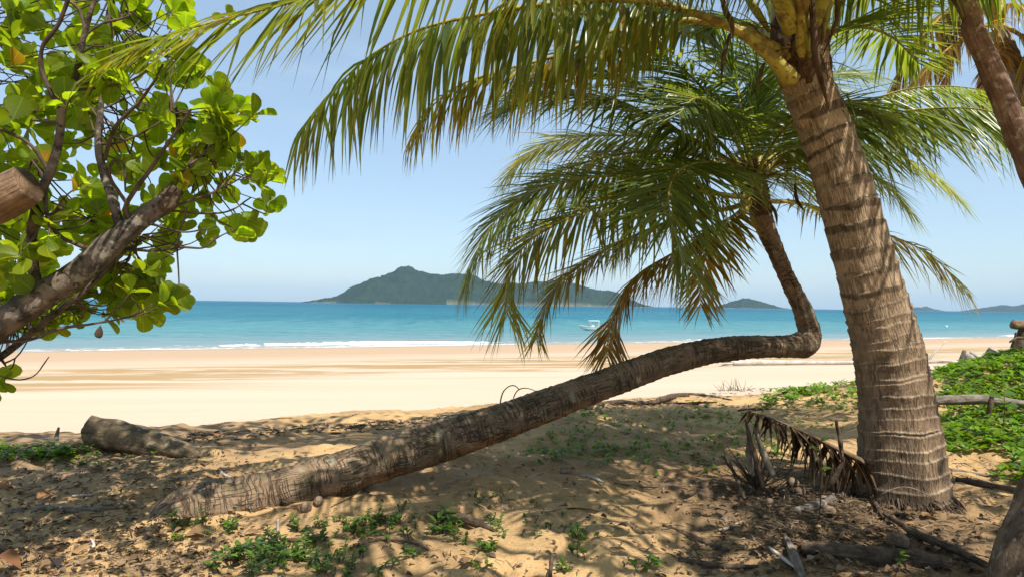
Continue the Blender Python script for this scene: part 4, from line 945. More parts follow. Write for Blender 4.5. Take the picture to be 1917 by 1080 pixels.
while len(ros) < 300:
    u, v = lr_.uniform(-30, 520), lr_.uniform(-60, 580)
    lim = np.interp(u, [0, 80, 150, 210, 262, 322], [606, 552, 508, 455, 412, 368])
    front = lr_.random() < .12 and abs(v - lim) > 75 and u < 360
    if inside((u, v), poly): ros.append(P(u, v, lr_.uniform(2.8, 3.1) if front else lr_.uniform(3.3, 4.3) + .0003 * max(u, 0)))
for _ in range(46):
    while True:
        u, v = lr_.uniform(-20, 340), lr_.uniform(480, 640)
        if inside((u, v), poly2): break
    ros.append(P(u, v, lr_.uniform(3.35, 3.8)))
for (u, v, d) in ((490, 345, 3.45), (475, 215, 3.5), (300, 490, 3.3), (318, 560, 3.2), (8, 712, 3.15), (445, 430, 3.4), (420, 250, 3.5), (465, 320, 3.5), (250, 540, 3.2), (275, 505, 3.25)): ros.append(P(u, v, d))
for _ in range(60):
    ros.append(np.array([lr_.uniform(-5.4, -1.6), lr_.uniform(1.4, 4.4), lr_.uniform(5.6, 7.6)]))
O_, D_, N_, L_, C_ = [], [], [], [], []
tw = []
for c in ros:
    j = np.argsort(np.linalg.norm(bpts - c, axis=1))[lr_.integers(0, 14)]; b0 = bpts[j]; ax = c - b0; ln = np.linalg.norm(ax)
    if ln > .03:
        mid = (b0 + c) / 2 + np.array([0, 0, -.03 * ln]) + lr_.normal(0, .06 * ln, 3)
        tw.append(tube([b0, mid, c], [.0048, .0036, .0024], 9, 5, caps=False))
    ax = unit(ax + np.array([0, 0, .5]) * max(ln, .1) + lr_.normal(0, .12, 3))
    n_ = lr_.integers(4, 8); ph = lr_.uniform(0, 6.28)
    e1 = unit(np.cross(ax, [.3, .2, 1.0])); e2 = np.cross(ax, e1)
    for k in range(n_):
        a = ph + k * 2.4 + lr_.normal(0, .25); sp = lr_.uniform(.55, 1.35)
        dv = unit(math.cos(sp) * ax + math.sin(sp) * (math.cos(a) * e1 + math.sin(a) * e2))
        nv = ax - dv * np.dot(ax, dv) + np.array([0, 0, .5]) + lr_.normal(0, .28, 3)
        O_.append(c - ax * .012 * k); D_.append(dv); N_.append(nv); L_.append(lr_.uniform(.072, .122) * (1 if k < n_ - 1 else .6))
        q_ = lr_.random()
        if q_ < .012: cl = np.array([.42, .25, .02])
        elif q_ < .02: cl = np.array([.26, .16, .03])
        else: cl = np.array([.155, .245, .02]) * lr_.uniform(.65, 1.3) + np.array([.05, .02, 0]) * lr_.random()
        C_.append(cl)
crown = leaves(O_, D_, N_, L_, ROUND, C_, width=lr_.uniform(.92, 1.22, len(O_)), cup=lr_.normal(.15, .25, len(O_)))
mk('crown', crown, M_leaf, treeL)
mk('twigs', join(*tw), M_twig, treeL)
mk('withered_leaf', leaves([P(188, 608, 3.14)], [[.05, 0, -1]], [[.3, -1, 0]], [.06], CURL, [(.05, .03, .02)], cup=1.5), M_dead, treeL)

# ------------------------------------------------------------------ shade trees with trunks at the right edge
def crown_leaves(cents, n_per, seed, size=(.10, .16), rad=.45, col=(.085, .15, .014)):
    g = np.random.default_rng(seed); c = np.repeat(cents, n_per, 0); m = len(c)
    O = c + g.normal(0, rad, (m, 3)) * [1, 1, .55]
    D = unit(np.stack([g.normal(0, 1, m), g.normal(0, 1, m), g.normal(-.1, .35, m)], 1))
    N = np.stack([g.normal(0, .35, m), g.normal(0, .35, m), np.ones(m)], 1)
    cl = np.array(col) * g.uniform(.6, 1.35, (m, 1))
    return leaves(O, D, N, g.uniform(*size, m), ROUND, cl, width=g.uniform(.9, 1.2, m), cup=g.normal(.1, .2, m))
def shade_tree(base, trunk_pts, rad, cents, label, seed, mat, n_per=30, lrad=.45, size=(.10, .16)):
    tr = root('shade_tree', base, label, 'tree')
    mk('trunk', tube(trunk_pts, rad, 140, 28, disp=lambda TH, S: .008 * perlin(np.cos(TH) * 1.8 + S * 3, np.sin(TH) * 1.8, seed) + (.014 if mat.name == 'rough_bark' else .006) * perlin(TH * 5, S * 6, seed + 1) - (.012 * np.abs(perlin(TH * 9, S * 5, seed + 2)) if mat.name == 'rough_bark' else 0)), mat, tr)
    top = np.array(trunk_pts[-1])
    for c in cents:
        mid = (top + c) / 2 + np.array([0, 0, .15])
        mk('branch', tube([top - [0, 0, .1], mid, c], [.035, .025, .006], 16, 6), mat, tr)
    mk('crown', crown_leaves(cents, n_per, seed, size, lrad), M_leaf, tr)
    return tr
sb = P(1945, 1125, 2.75); sb[2] = float(G(sb[0], sb[1]))
top1 = np.array([2.2, 1.2, 7.4])
cg = np.random.default_rng(3)
def cents(spec, g):
    out = []
    for (x0, x1, y0, y1, z0, z1, n) in spec:
        for _ in range(n): out.append([g.uniform(x0, x1), g.uniform(y0, y1), g.uniform(z0, z1)])
    return np.array(out)
cen1 = cents([(-.8, 2.4, .2, 2.6, 7.4, 8.6, 5), (2.0, 5.6, -.4, 2.4, 7.4, 8.8, 16)], cg)
shade_tree(sb, [sb - [0, 0, .25], P(1968, 1075, 2.77), P(2002, 980, 2.8), P(2050, 860, 2.8), np.array([2.9, 2.6, 5.6]), top1], [.23, .205, .19, .18, .13, .10], cen1,
           'rough dark trunk leaning out of the picture in the lower right corner', 150, M_roughbark, 26, .42)
s2 = np.array([4.42, 4.6, 0.]); s2[2] = float(G(s2[0], s2[1]))
top2 = np.array([1.9, 4.2, 8.4])
cen2 = cents([(-4.6, .6, 2.5, 5.2, 8.8, 10.0, 27)], cg)
shade_tree(s2, [s2 - [0, 0, .2], P(2110, 750, 4.6), P(1990, 455, 4.6), P(1922, 290, 4.6), P(1886, 205, 4.6), P(1852, 120, 4.6), P(1822, 55, 4.6), P(1797, -20, 4.6), top2],
           [.12, .105, .088, .078, .074, .070, .067, .064, .05], cen2, 'slender reddish trunk slanting across the upper right corner', 160, M_slender, 26, .45)

# ------------------------------------------------------------------ logs and driftwood
gp, gd = ground_px(270, 846)
a_, ad = ground_px(172, 852)
log_pts = [P(172, 806, gd + .1), P(205, 811, gd + .08), P(250, 822, gd + .05), P(300, 836, gd - .02), P(340, 847, gd - .08), P(378, 858, gd - .14)]
lg = tube(log_pts, [.13, .13, .122, .105, .082, .03], 90, 34, disp=lambda TH, S: .018 * perlin(np.cos(TH) * 1.8 + S * 4, np.sin(TH) * 1.8, 171) + .010 * perlin(TH * 4, S * 5, 172) - .008 * np.abs(perlin(TH * 9, S * 4, 173)))
o = mk('fallen_log', lg, M_oldlog, loc=(gp[0], gp[1], gz(gp[0], gp[1])))
tag(o, 'mossy brown log half buried in sand at the left', 'log')

d1, dd1 = ground_px(1400, 684)
d2, dd2 = ground_px(1830, 684)
e1 = P(1372, 681, dd1); e2 = P(1840, 682, dd1 + 1.5)
def lz(p, h): return np.array([p[0], p[1], gz(p[0], p[1]) + h])
pts = [lz(e1 * (1 - k) + e2 * k, h) for k, h in ((0, .12), (.06, .12), (.2, .10), (.4, .09), (.6, .08), (.8, .10), (1, .06))]
dl = root('driftwood_log', lz(e1, 0), 'long bleached log lying across the open beach behind both palm trunks', 'driftwood')
mk('trunk', tube(pts, [.10, .15, .12, .10, .085, .07, .03], 120, 16, disp=lambda TH, S: .02 * perlin(np.cos(TH) + S * .8, np.sin(TH), 175)), M_drift, dl)
pb = pts[4] * .12 + pts[5] * .88
mk('branch', tube([pb, pb + [.2, 0, .35], pb + [.75, 0, .92]], [.06, .05, .03], 14, 8), M_drift, dl)
mk('branch', tube([pts[5], pts[5] + [.4, -.1, .05], pts[5] + [1.3, -.2, -.05]], [.05, .05, .02], 14, 8), M_drift, dl)
for k in range(9):
    th = cg.uniform(0, 6.28); v_ = np.array([-cg.uniform(.1, .9), math.cos(th) * .25, math.sin(th) * .2])
    mk('root', tube([pts[0] + [.15, 0, 0], pts[0] + v_ * .5, pts[0] + v_ * [1, 1.3, 1.1]], [.05, .03, .008], 9, 6), M_drift, dl)

def wood(name, pts, rad, mat, label, cat, n=30, k=12, rough=.01, seed=0, group=None):
    rad = np.asarray(rad); sc = rough
    g_ = tube(pts, rad, n, k, disp=lambda TH, S: sc * perlin(np.cos(TH) * 1.8 + S * .8 / max(rad.max() * 4, .02), np.sin(TH) * 1.8, 180 + seed))
    c = np.mean(np.array(pts), 0)
    o = mk(name, g_, mat, loc=(c[0], c[1], min(np.array(pts)[:, 2])))
    return tag(o, label, cat, group)
dm = 12.5
wood('driftwood_stump', PP([(1796, 705, dm), (1800, 680, dm), (1806, 655, dm)]), [.065, .06, .03], M_grey, 'short pointed grey stump upright at the creeper edge', 'driftwood', seed=1)
wood('driftwood_branch', PP([(1850, 682, dm), (1832, 672, dm), (1812, 668, dm - .1)]), [.07, .075, .07], M_drift, 'stubby bleached branch lying beside the pointed stump', 'driftwood', seed=2)
wood('driftwood_branch', PP([(1846, 684, dm - .1), (1832, 670, dm - .1), (1817, 659, dm - .1)]), [.04, .038, .025], M_drift, 'thin white branch tilted up from the creeper', 'driftwood', seed=3)
cl_ = root('cut_log', P(1855, 675, 11.0), 'sawn grey log end poking out of the creeper', 'log')
mk('trunk', tube(PP([(1846, 685, 11), (1854, 668, 11), (1861, 655, 10.95)]), [.095, .095, .085], 24, 18, disp=lambda TH, S: .008 * perlin(TH * 3, S * 6, 184)), M_grey, cl_)
cap = P(1861.6, 654, 10.94); ax = unit(P(1861, 655, 10.95) - P(1854, 668, 11))
mk('sawn_face', tube([cap - ax * .002, cap + ax * .012], [.078, .076], 3, 20), M_drift, cl_)
wr = root('stump', P(1908, 650, 9.3), 'dark stump with a pale log across its top at the right edge', 'stump')
mk('trunk', tube(PP([(1905, 675, 9.3), (1908, 650, 9.3), (1914, 628, 9.3), (1922, 610, 9.3)]), [.12, .095, .075, .07], 30, 16, disp=lambda TH, S: .015 * perlin(TH * 2, S * 8, 185)), M_brownwood, wr)
mk('cross_log', tube(PP([(1896, 606, 9.2), (1900, 607, 9.2), (1925, 608, 9.3), (1990, 604, 9.5)]), [.062, .062, .062, .055], 30, 16, disp=lambda TH, S: .008 * perlin(TH * 2, S * 8, 186)), M_cutwood, wr)
for k, pp in enumerate(([(1890, 640, 9.1), (1905, 632, 9.1), (1925, 634, 9.15)], [(1897, 650, 9.2), (1900, 636, 9.2), (1902, 622, 9.2)])):
    mk('branch', tube(PP(pp), [.012, .018, .014], 14, 8), M_brownwood, wr)

# weathered plank-like log in the creeper
dq = 6.9
wood('weathered_log', PP([(1735, 752, dq), (1790, 748, dq), (1850, 747, dq), (1890, 752, dq), (1960, 764, dq)]), [.035, .05, .042, .035, .03], M_grey, 'grey curved log lying in the green creeper beside the big palm', 'log', 60, 14, .014, 5)
wood('stake', PP([(1852, 775, 6.7), (1855, 755, 6.7), (1857, 736, 6.7)]), [.022, .024, .015], M_brownwood, 'short brown broken stake beside the curved grey log', 'stake', seed=6)
# creeping stems by the lip: dark driftwood branch
for pp, rad, lab, sd in (([(1095, 762, 0), (1150, 752, 0), (1210, 754, 0), (1260, 742, 0), (1310, 738, 0), (1370, 745, 0)], [.02, .035, .03, .045, .03, .008], 'dark twisted branch lying along the sand lip beyond the leaning trunk', 7),
                         ([(1382, 766, 0), (1430, 764, 0), (1480, 768, 0)], [.012, .018, .006], 'short dark stick lying on sand behind the fallen dead frond', 8),
                         ([(1220, 750, 0), (1290, 752, 0), (1350, 748, 0)], [.008, .016, .006], 'thin dark stick lying just in front of the twisted branch', 9)):
    q = []
    for (u, v, _), r_ in zip(pp, rad):
        g0, _d = ground_px(u, v + 4); q.append(g0 + [0, 0, r_ * .8])
    wood('driftwood_branch', q, rad, M_brownwood, lab, 'driftwood', 50, 12, .012, sd)
# thin looping twig behind the leaning trunk
tl = root('dry_twig', ground_px(935, 790)[0], 'thin bare twig looping up behind the leaning trunk', 'twig')
mk('stem', tube(PP([(932, 800, 5.5), (938, 745, 5.5), (948, 726, 5.5), (962, 721, 5.5), (973, 729, 5.5)]), [.006, .006, .005, .005, .004], 30, 6), M_brownwood, tl)
mk('branch', tube(PP([(961, 745, 5.5), (966, 734, 5.5), (973, 728, 5.5), (985, 726, 5.5), (1003, 732, 5.5), (1010, 745, 5.5)]), [.005, .005, .005, .004, .003, .002], 30, 6), M_brownwood, tl)

# ------------------------------------------------------------------ fallen dead frond and twigs by the big palm
df = root('dead_frond', ground_px(1480, 900)[0], 'fallen dead brown palm frond propped against the big palm base', 'palm frond')
rp = PP([(1650, 884, 4.8), (1600, 856, 4.7), (1560, 836, 4.65), (1500, 806, 4.6), (1450, 785, 4.6), (1402, 768, 4.62)])
lgf, stf = frond_geo(rp, leaf=.36, n=60, bare=.02, g=3.5, dry=True, w0=.030, r0=.04, sd=300, sweep=(-55, 10), flare=.2, jit=.45, lift=-1.1, sparse=.12)
mk('leaflets', lgf, M_dead, df); mk('stalk', stf, M_stalk, df)
for k, (pp, rad) in enumerate((([(1430, 915, 4.5), (1415, 860, 4.5), (1402, 815, 4.5), (1396, 780, 4.5)], [.016, .018, .016, .006]), ([(1448, 890, 4.45), (1430, 850, 4.5), (1412, 800, 4.55)], [.02, .022, .008]),
                               ([(1410, 890, 4.6), (1402, 850, 4.6), (1400, 825, 4.6)], [.012, .02, .008]), ([(1555, 905, 4.4), (1575, 870, 4.4), (1580, 855, 4.4)], [.02, .014, .004]),
                               ([(1578, 860, 4.5), (1572, 820, 4.5), (1565, 785, 4.5)], [.008, .014, .006]))):
    wood('dead_stalk', PP(pp), rad, M_grey if k in (1, 2) else M_brownwood,
         ['dark forked dead stalk left of the fallen frond', 'pale dry stalk slanting below the tip of the fallen frond', 'short pale upright husk left under the fallen frond tip',
          'curled dark stalk lying against the fallen frond near the palm', 'thin dark spike rising through the fallen frond'][k], 'stalk', 30, 8, .008, 20 + k)
cl0, cdp = ground_px(1418, 925)
twc = root('twig_clump', cl0, 'tangled clump of bare dead twigs in front of the fallen frond', 'dead shrub')
mk('stem', tube([cl0 - [0, 0, .03], cl0 + [0, 0, .08]], [.03, .018], 6, 8), M_brownwood, twc)
tg = []
for k in range(70):
    th = cg.uniform(0, 6.28); e = cg.uniform(.1, 1.3); l_ = cg.uniform(.12, .36)
    v_ = np.array([math.cos(th) * math.cos(e), math.sin(th) * math.cos(e), math.sin(e)]) * l_
    tg.append(tube([cl0 + [0, 0, .04], cl0 + [0, 0, .04] + v_ * .5 + cg.normal(0, .015, 3), cl0 + [0, 0, .04] + v_ + cg.normal(0, .03, 3)], [.006, .0045, .002], 8, 5))
mk('twigs', join(*tg), M_brownwood, twc)
wood('dead_stalk', [ground_px(1395, 935)[0], P(1372, 880, cdp), P(1352, 850, cdp)], [.014, .014, .008], M_brownwood, 'crooked dark stem leaning left of the twig clump', 'stalk', 24, 8, .006, 30)
# arched pale stem at the palm foot
wood('dry_twig', [ground_px(1630, 948)[0], P(1650, 925, d0 - .42), P(1690, 911, d0 - .45), P(1730, 922, d0 - .42), ground_px(1765, 948)[0]], [.003, .004, .004, .003, .002], M_grey, 'thin pale stem arching across the foot of the big palm', 'twig', 30, 6, .001, 31)

# sticks, big branches in the lower right corner
def on_ground(pp, lift=.0):
    q = []
    for u, v in pp:
        g0, _ = ground_px(u, v); q.append(g0 + [0, 0, lift])
    return q
for k, (pp, rad, mat, lab, lift) in enumerate([
    ([(1500, 1035), (1580, 1042), (1660, 1050), (1760, 1058)], [.035, .05, .05, .03], M_brownwood, 'thick dark rotten branch lying in the litter at lower right', .02),
    ([(1655, 970), (1720, 1010), (1790, 1040), (1880, 1085)], [.012, .022, .02, .012], M_brownwood, 'long dark stick slanting down to the lower right corner', .03),
    ([(1470, 1010), (1485, 1045), (1502, 1090)], [.016, .024, .022], M_grey, 'pale grey stick pointing at the bottom edge left of the rotten branch', .02),
    ([(1360, 1035), (1300, 1010), (1240, 985)], [.016, .018, .006], M_brownwood, 'dark bent stick in shade left of the pale grey stick', .01),
    ([(1440, 1035), (1465, 1055), (1490, 1075)], [.007, .009, .005], M_drift, 'thin bleached stick crossing the pale grey stick', .03),
    ([(1270, 1050), (1350, 1062), (1420, 1064)], [.01, .014, .01], M_brownwood, 'straight brown stick along the bottom edge of the picture', .01),
    ([(1620, 920), (1640, 950), (1655, 975)], [.01, .014, .008], M_brownwood, 'dark stick at the front of the big palm root', .02),
    ([(1490, 960), (1540, 945), (1590, 925)], [.02, .028, .02], M_grey, 'grey crumbling branch under the litter left of the big palm', .015),
    ([(1790, 900), (1850, 912), (1917, 925)], [.02, .022, .02], M_brownwood, 'long dark dead stalk on the sand right of the big palm', .015),
    ([(1775, 880), (1850, 893), (1930, 900)], [.012, .014, .012], M_grey, 'grey dead stalk on the sand just below the creeper', .012),
    ([(530, 1012), (560, 1014), (595, 1010)], [.010, .014, .010], M_brownwood, 'black charred stick among the seedlings at lower middle', .01),
    ([(660, 1025), (720, 1012), (780, 1020), (820, 1045)], [.004, .006, .006, .004], M_brownwood, 'thin crooked stick on the sand below the seedlings', .006),
    ([(408, 880), (422, 892), (445, 901)], [.008, .010, .006], M_drift, 'white forked stick on sand left of the leaning trunk base', .012),
    ([(170, 1012), (176, 1025), (165, 1035)], [.006, .007, .005], M_drift, 'small bleached stick in the lower left sand', .012),
    ([(135, 931), (155, 930), (172, 929)], [.007, .009, .006], M_drift, 'short bleached stick lying flat at the left', .012),
    ([(10, 960), (80, 952), (160, 955), (240, 948)], [.014, .018, .016, .008], M_grey, 'long half buried grey root at the left', .004),
    ([(805, 965), (850, 968), (900, 985), (925, 996)], [.02, .028, .022, .008], M_brownwood, 'flaking brown bark strip on the sand right of the seedlings', .01),
    ([(1085, 892), (1110, 896), (1130, 906)], [.006, .010, .007], M_drift, 'white splintered stick on open sand below the leaning trunk', .012),
    ([(1150, 905), (1200, 912), (1260, 915)], [.004, .006, .003], M_brownwood, 'thin dark twig on the dappled sand below the leaning trunk', .006),
    ([(700, 905), (660, 930), (620, 950)], [.004, .005, .003], M_brownwood, 'thin brown twig beside the base of the leaning trunk', .006),
    ([(1020, 960), (1080, 952), (1140, 962)], [.004, .005, .002], M_brownwood, 'fine dark twig on sunlit sand in the middle foreground', .005),
    ([(1345, 995), (1365, 990), (1392, 977)], [.006, .007, .005], M_drift, 'straight pale stick in the shade left of the litter', .01)]):
    wood('stick', on_ground(pp, lift), rad, mat, lab, 'stick', 34, 9, .25 * max(rad), 40 + k)
wood('stick', [ground_px(1030, 1085)[0], P(1032, 1050, 3.3), P(1034, 1035, 3.3)], [.010, .010, .004], M_brownwood, 'upright brown twig stub by the bottom edge', 'stick', 12, 6, .002, 66)
wood('stick', [ground_px(108, 838)[0], P(106, 818, 6.3), P(110, 800, 6.3)], [.02, .018, .01], M_grey, 'grey stick standing up in the wrack left of the mossy log', 'stick', 14, 8, .004, 67)
wood('stick', [ground_px(520, 994)[0], ground_px(520, 994)[0] + [0.0, 0, .07]], [.010, .009], M_drift, 'stubby pale splinter standing in sand below the leaning trunk', 'stick', 8, 6, .003, 68)

# ------------------------------------------------------------------ coconuts and stones
def nut(name, u, v, r, mat, label, cat, seed, group=None):
    p0, _ = ground_px(u, v)
    gx = np.random.default_rng(seed); ax = unit(gx.normal(0, 1, 3) * [1, 1, .3])
    c0 = p0 + [0, 0, r * .55]
    ts = np.linspace(-1, 1, 12)
    pts = [c0 + ax * r * 1.2 * t for t in ts]; rad = [max(r * math.sqrt(max(1 - t * t, 0)) * (1 + .12 * t), .002) for t in ts]
    o = mk(name, tube(pts, rad, 26, 22, disp=lambda TH, S: r * .10 * perlin(np.cos(TH) * 2 + S / r, np.sin(TH) * 2, seed)), mat, loc=(p0[0], p0[1], p0[2]))
    return tag(o, label, cat, group)
M_stone = wood_mat('pale_stone', (.22, .16, .11), (.36, .28, .20), 14, bump=.4)
for k, (u, v, r, lab) in enumerate(((1552, 962, .036, 'pale husk resting in litter in front of the palm'), (1484, 909, .038, 'greyish husk beside the twig clump'), (1542, 905, .04, 'large round husk under the fallen frond'),
                                    (1470, 928, .03, 'small brown husk right of the twig clump'), (1498, 925, .034, 'small pale husk among pebbles by the twig clump'), (1680, 1022, .05, 'big dark weathered husk in the litter below the palm'),
                                    (572, 955, .034, 'round brown husk against the underside of the leaning trunk'), (596, 943, .03, 'smaller brown husk against the underside of the leaning trunk'), (1058, 888, .04, 'grey brown husk half buried on open sand'))):
    nut('coconut_husk', u, v, r, M_husk, lab, 'coconut husk', 500 + k)
pg = np.random.default_rng(9)
for k in range(16):
    nut('pebble', 1440 + pg.uniform(0, 130), 900 + pg.uniform(0, 50), pg.uniform(.010, .022), M_stone, 'small round pebble in the litter left of the big palm', 'pebble', 600 + k, 'pebbles by the dead twigs')

# ------------------------------------------------------------------ fallen leaves
def fallen(u, v, L, col, label, seed, cat='dead leaf', group=None, mat=None, tm=CURL, tiltz=.2):
    p0, _ = ground_px(u, v); g = np.random.default_rng(seed); th = g.uniform(0, 6.28)
    D = [math.cos(th), math.sin(th), g.normal(.05, .08)]; N = [g.normal(0, tiltz), g.normal(0, tiltz), 1]
    ge = leaves([p0 + [0, 0, .012]], [D], [N], [L * .68], tm, [col], width=g.uniform(.8, 1.15), cup=g.uniform(.0, .9))
    o = mk('fallen_leaf', ge, mat or M_dead, loc=tuple(p0)); return tag(o, label, cat, group)
for k, (u, v, L, c, lab) in enumerate((
    (85, 962, .13, (.14, .26, .03), 'bright green leaf lying alone on the left sand'), (135, 1035, .20, (.34, .20, .09), 'broad tan dry leaf on the lower left sand'),
    (345, 1008, .20, (.30, .17, .08), 'broad brown dry leaf below the leaning trunk base'), (40, 1070, .24, (.22, .10, .045), 'big red brown leaf in the bottom left corner'),
    (108, 1068, .17, (.05, .035, .03), 'dark withered leaf at the bottom edge'), (225, 880, .15, (.40, .28, .14), 'curled leaf with a pale edge below the mossy log'),
    (200, 862, .15, (.22, .12, .05), 'brown curled leaf just below the mossy log'), (285, 892, .17, (.20, .12, .06), 'dark curled leaf right of the pale edged leaf'),
    (20, 920, .18, (.26, .12, .05), 'rusty brown leaf by the left edge'), (100, 928, .15, (.28, .14, .06), 'orange brown leaf standing on edge at left'),
    (18, 1000, .2, (.2, .11, .06), 'wide brown leaf by the left edge above the bottom corner'), (490, 1002, .14, (.25, .14, .07), 'narrow brown leaf among the seedlings'),
    (408, 820, .14, (.30, .13, .05), 'rust coloured leaf on sunlit sand right of the mossy log'), (1705, 975, .13, (.10, .06, .04), 'dark crumpled leaf in front of the big palm'),
    (1750, 970, .15, (.30, .18, .09), 'tan curled leaf at the right of the palm foot'), (1360, 980, .12, (.26, .2, .14), 'grey curled leaf in shade left of the litter'),
    (1640, 1040, .18, (.26, .15, .08), 'pinkish brown leaf on the rotten branch'), (1545, 1055, .15, (.3, .24, .18), 'pale crumpled leaf in front of the rotten branch'))):
    fallen(u, v, L, c, lab, 700 + k, 'leaf' if 'green' in lab else 'dead leaf', mat=M_cover if 'green' in lab else M_dead, tm=LANCE if 'green' in lab else CURL)
fg = np.random.default_rng(15); cnt = 0
while cnt < 150:
    if fg.random() < .55: u, v = fg.uniform(0, 420), 835 + 245 * fg.random() ** .8
    elif fg.random() < .6: u, v = fg.uniform(1300, 1880), fg.uniform(890, 1079)
    else: u, v = fg.uniform(300, 1400), fg.uniform(880, 1079)
    p0, dd = ground_px(u, v)
    if shore(p0[0], p0[1]) > -63.5: continue
    b = fg.random(); c = np.array([.10, .06, .035]) * (1 - b) + np.array([.34, .2, .1]) * b
    fallen(u, v, fg.uniform(.04, .11), c, 'small curled brown leaf scattered on the shaded sand', 800 + cnt, 'dead leaf', 'dry leaves scattered on the sand'); cnt += 1

# litter too small to count
lt = []
for k in range(5200):
    z_ = fg.random()
    if z_ < .20: u, v = fg.uniform(1280, 1917), fg.uniform(860, 1079)
    elif z_ < .38: u, v = fg.normal(1540, 75), fg.normal(955, 45)
    elif z_ < .62: u, v = fg.uniform(0, 420), fg.uniform(838, 1079)
    elif z_ < .86:
        u = fg.uniform(0, 1650); lip = np.interp(u, [0, 350, 700, 958, 1250, 1450, 1650], [835, 812, 790, 770, 742, 722, 712]); v = lip + abs(fg.normal(0, 7)) + fg.uniform(-2, 4)
        if 170 < u < 340: continue
    else: u, v = fg.uniform(200, 1400), fg.uniform(800, 1079)
    if v > 1079 or u > 1917: continue
    p0, dd = ground_px(u, v)
    if dd > 18: continue
    th = fg.uniform(0, 6.28); l_ = fg.uniform(.015, .12) * (1.2 if z_ < .38 else 1.4 if .62 < z_ < .86 else .7); v_ = np.array([math.cos(th), math.sin(th), fg.normal(.03, .10)]) * l_
    r_ = fg.uniform(.0009, .0028) * (2.4 if .62 < z_ < .86 else 1)
    cb = fg.random(); c = np.array([.05, .035, .025]) * (1 - cb) + np.array([.38, .28, .19]) * cb ** 2
    g_ = tube([p0 + [0, 0, .006], p0 + v_ * .5 + [0, 0, .01], p0 + v_ + [0, 0, .004]], [r_, r_ * 1.2, r_ * .5], 4, 4, caps=False)
    g_['col'] = np.repeat(c[None], len(g_['V']), 0); lt.append(g_)
nb = 3200; bO, bD, bN, bL, bC = [], [], [], [], []
while len(bO) < nb:
    z_ = fg.random()
    if z_ < .4: u, v = fg.normal(1560, 170), fg.uniform(860, 1079)
    elif z_ < .75: u, v = fg.uniform(0, 480), 835 + 244 * fg.random()
    else: u, v = fg.uniform(0, 1900), fg.uniform(820, 1079)
    if u > 1917 or u < 0: continue
    p0, dd = ground_px(u, v)
    if dd > 14 or shore(p0[0], p0[1]) > -62.6: continue
    th = fg.uniform(0, 6.28); bO.append(p0 + [0, 0, .006]); bD.append([math.cos(th), math.sin(th), fg.normal(.1, .2)]); bN.append([fg.normal(0, .4), fg.normal(0, .4), 1]); bL.append(fg.uniform(.015, .05))
    cb = fg.random(); bC.append(np.array([.06, .038, .025]) * (1 - cb) + np.array([.36, .24, .14]) * cb ** 1.5)
lt.append({k_: v_ for k_, v_ in leaves(bO, bD, bN, bL, CURL, bC, width=fg.uniform(.6, 1.1, nb), cup=fg.uniform(-.2, .9, nb)).items() if k_ != 'uv'})
for g_ in lt: g_['uv'] = None
o = mk('litter', join(*lt), M_dead); o['kind'] = 'stuff'; o['label'] = 'fine twig litter scattered over the sand'

# ------------------------------------------------------------------ green creeper, grass, seedlings
def cover(name, pts, seed, size, label, dens=1):
    g = np.random.default_rng(seed); n = len(pts); O = []; D = []; N = []; L = []; C = []
    for p in pts:
        k = g.integers(3, 6); h = g.uniform(.01, .10) * size / .08
        ph = g.uniform(0, 6.28); b = g.uniform(.55, 1.3)
        for j in range(k):
            a = ph + j * 6.28 / k + g.normal(0, .3); e = g.uniform(-.1, .8)
            O.append(p + [0, 0, h]); D.append([math.cos(a) * math.cos(e), math.sin(a) * math.cos(e), math.sin(e)]); N.append([-math.cos(a) * .5 + g.normal(0, .2), -math.sin(a) * .5 + g.normal(0, .2), 1])
            L.append(size * g.uniform(.7, 1.5)); C.append(np.array([.105, .23, .022]) * b + np.array([.12, .07, 0]) * g.random() ** 2)
    o = mk(name, leaves(O, D, N, L, LANCE, C, width=g.uniform(1.2, 1.9, len(O))), M_cover); o['kind'] = 'stuff'; o['label'] = label
    return o
cgp = np.random.default_rng(21); pts = []
while len(pts) < 13500:
    x, y = cgp.uniform(2.6, 13), cgp.uniform(5.2, 14.0)
    left = .615 * y + .25 * perlin(y * .9, 0.5, 211) + (.5 if y < 6 else 0)
    if x < left: continue
    if shore(x, y) > -63 and x < 7: continue
    if cgp.random() > sstep(0, .35, x - left) * .8 + .2: continue
    if x > .95 * y + .6: 
        if cgp.random() > .25: continue
    pts.append(np.array([x, y, gz(x, y)]))
cover('creeper', pts, 31, .064, 'dense bright green beach creeper on the mound right of the big palm')
pts = []
for _ in range(420):
    u = cgp.uniform(1425, 1625); v = np.interp(u, [1425, 1500, 1600], [742, 722, 716]) + abs(cgp.normal(0, 14)) + cgp.uniform(0, 6)
    p0, dd = ground_px(u, v)
    if fbm(p0[0] * 1.5, p0[1] * 1.5, 214, 2) > -.25: pts.append(p0)
cover('creeper', pts, 32, .07, 'low green creeper patch on the sand lip left of the big palm')
pts = []
for (cu, cv, su, sv, n) in ((1100, 775, 35, 9, 60), (1080, 820, 40, 10, 60), (1180, 800, 60, 12, 50), (1240, 840, 60, 14, 70), (1340, 790, 70, 14, 90), (1040, 850, 30, 8, 55), (1290, 770, 50, 8, 50), (1400, 830, 50, 14, 50), (1140, 850, 50, 8, 50),
                            (40, 850, 45, 8, 110), (115, 848, 30, 7, 70), (130, 870, 60, 14, 25), (290, 843, 14, 5, 20), (1500, 790, 60, 12, 40), (1560, 760, 40, 8, 50), (1210, 870, 120, 12, 40)):
    for _ in range(n):
        u, v = cgp.normal(cu, su), cgp.normal(cv, sv)
        if v < 745 or (u < 600 and v < 836): continue
        pts.append(ground_px(u, v)[0])
cover('grass', pts, 33, .04, 'sparse short green grass in the shaded sand')

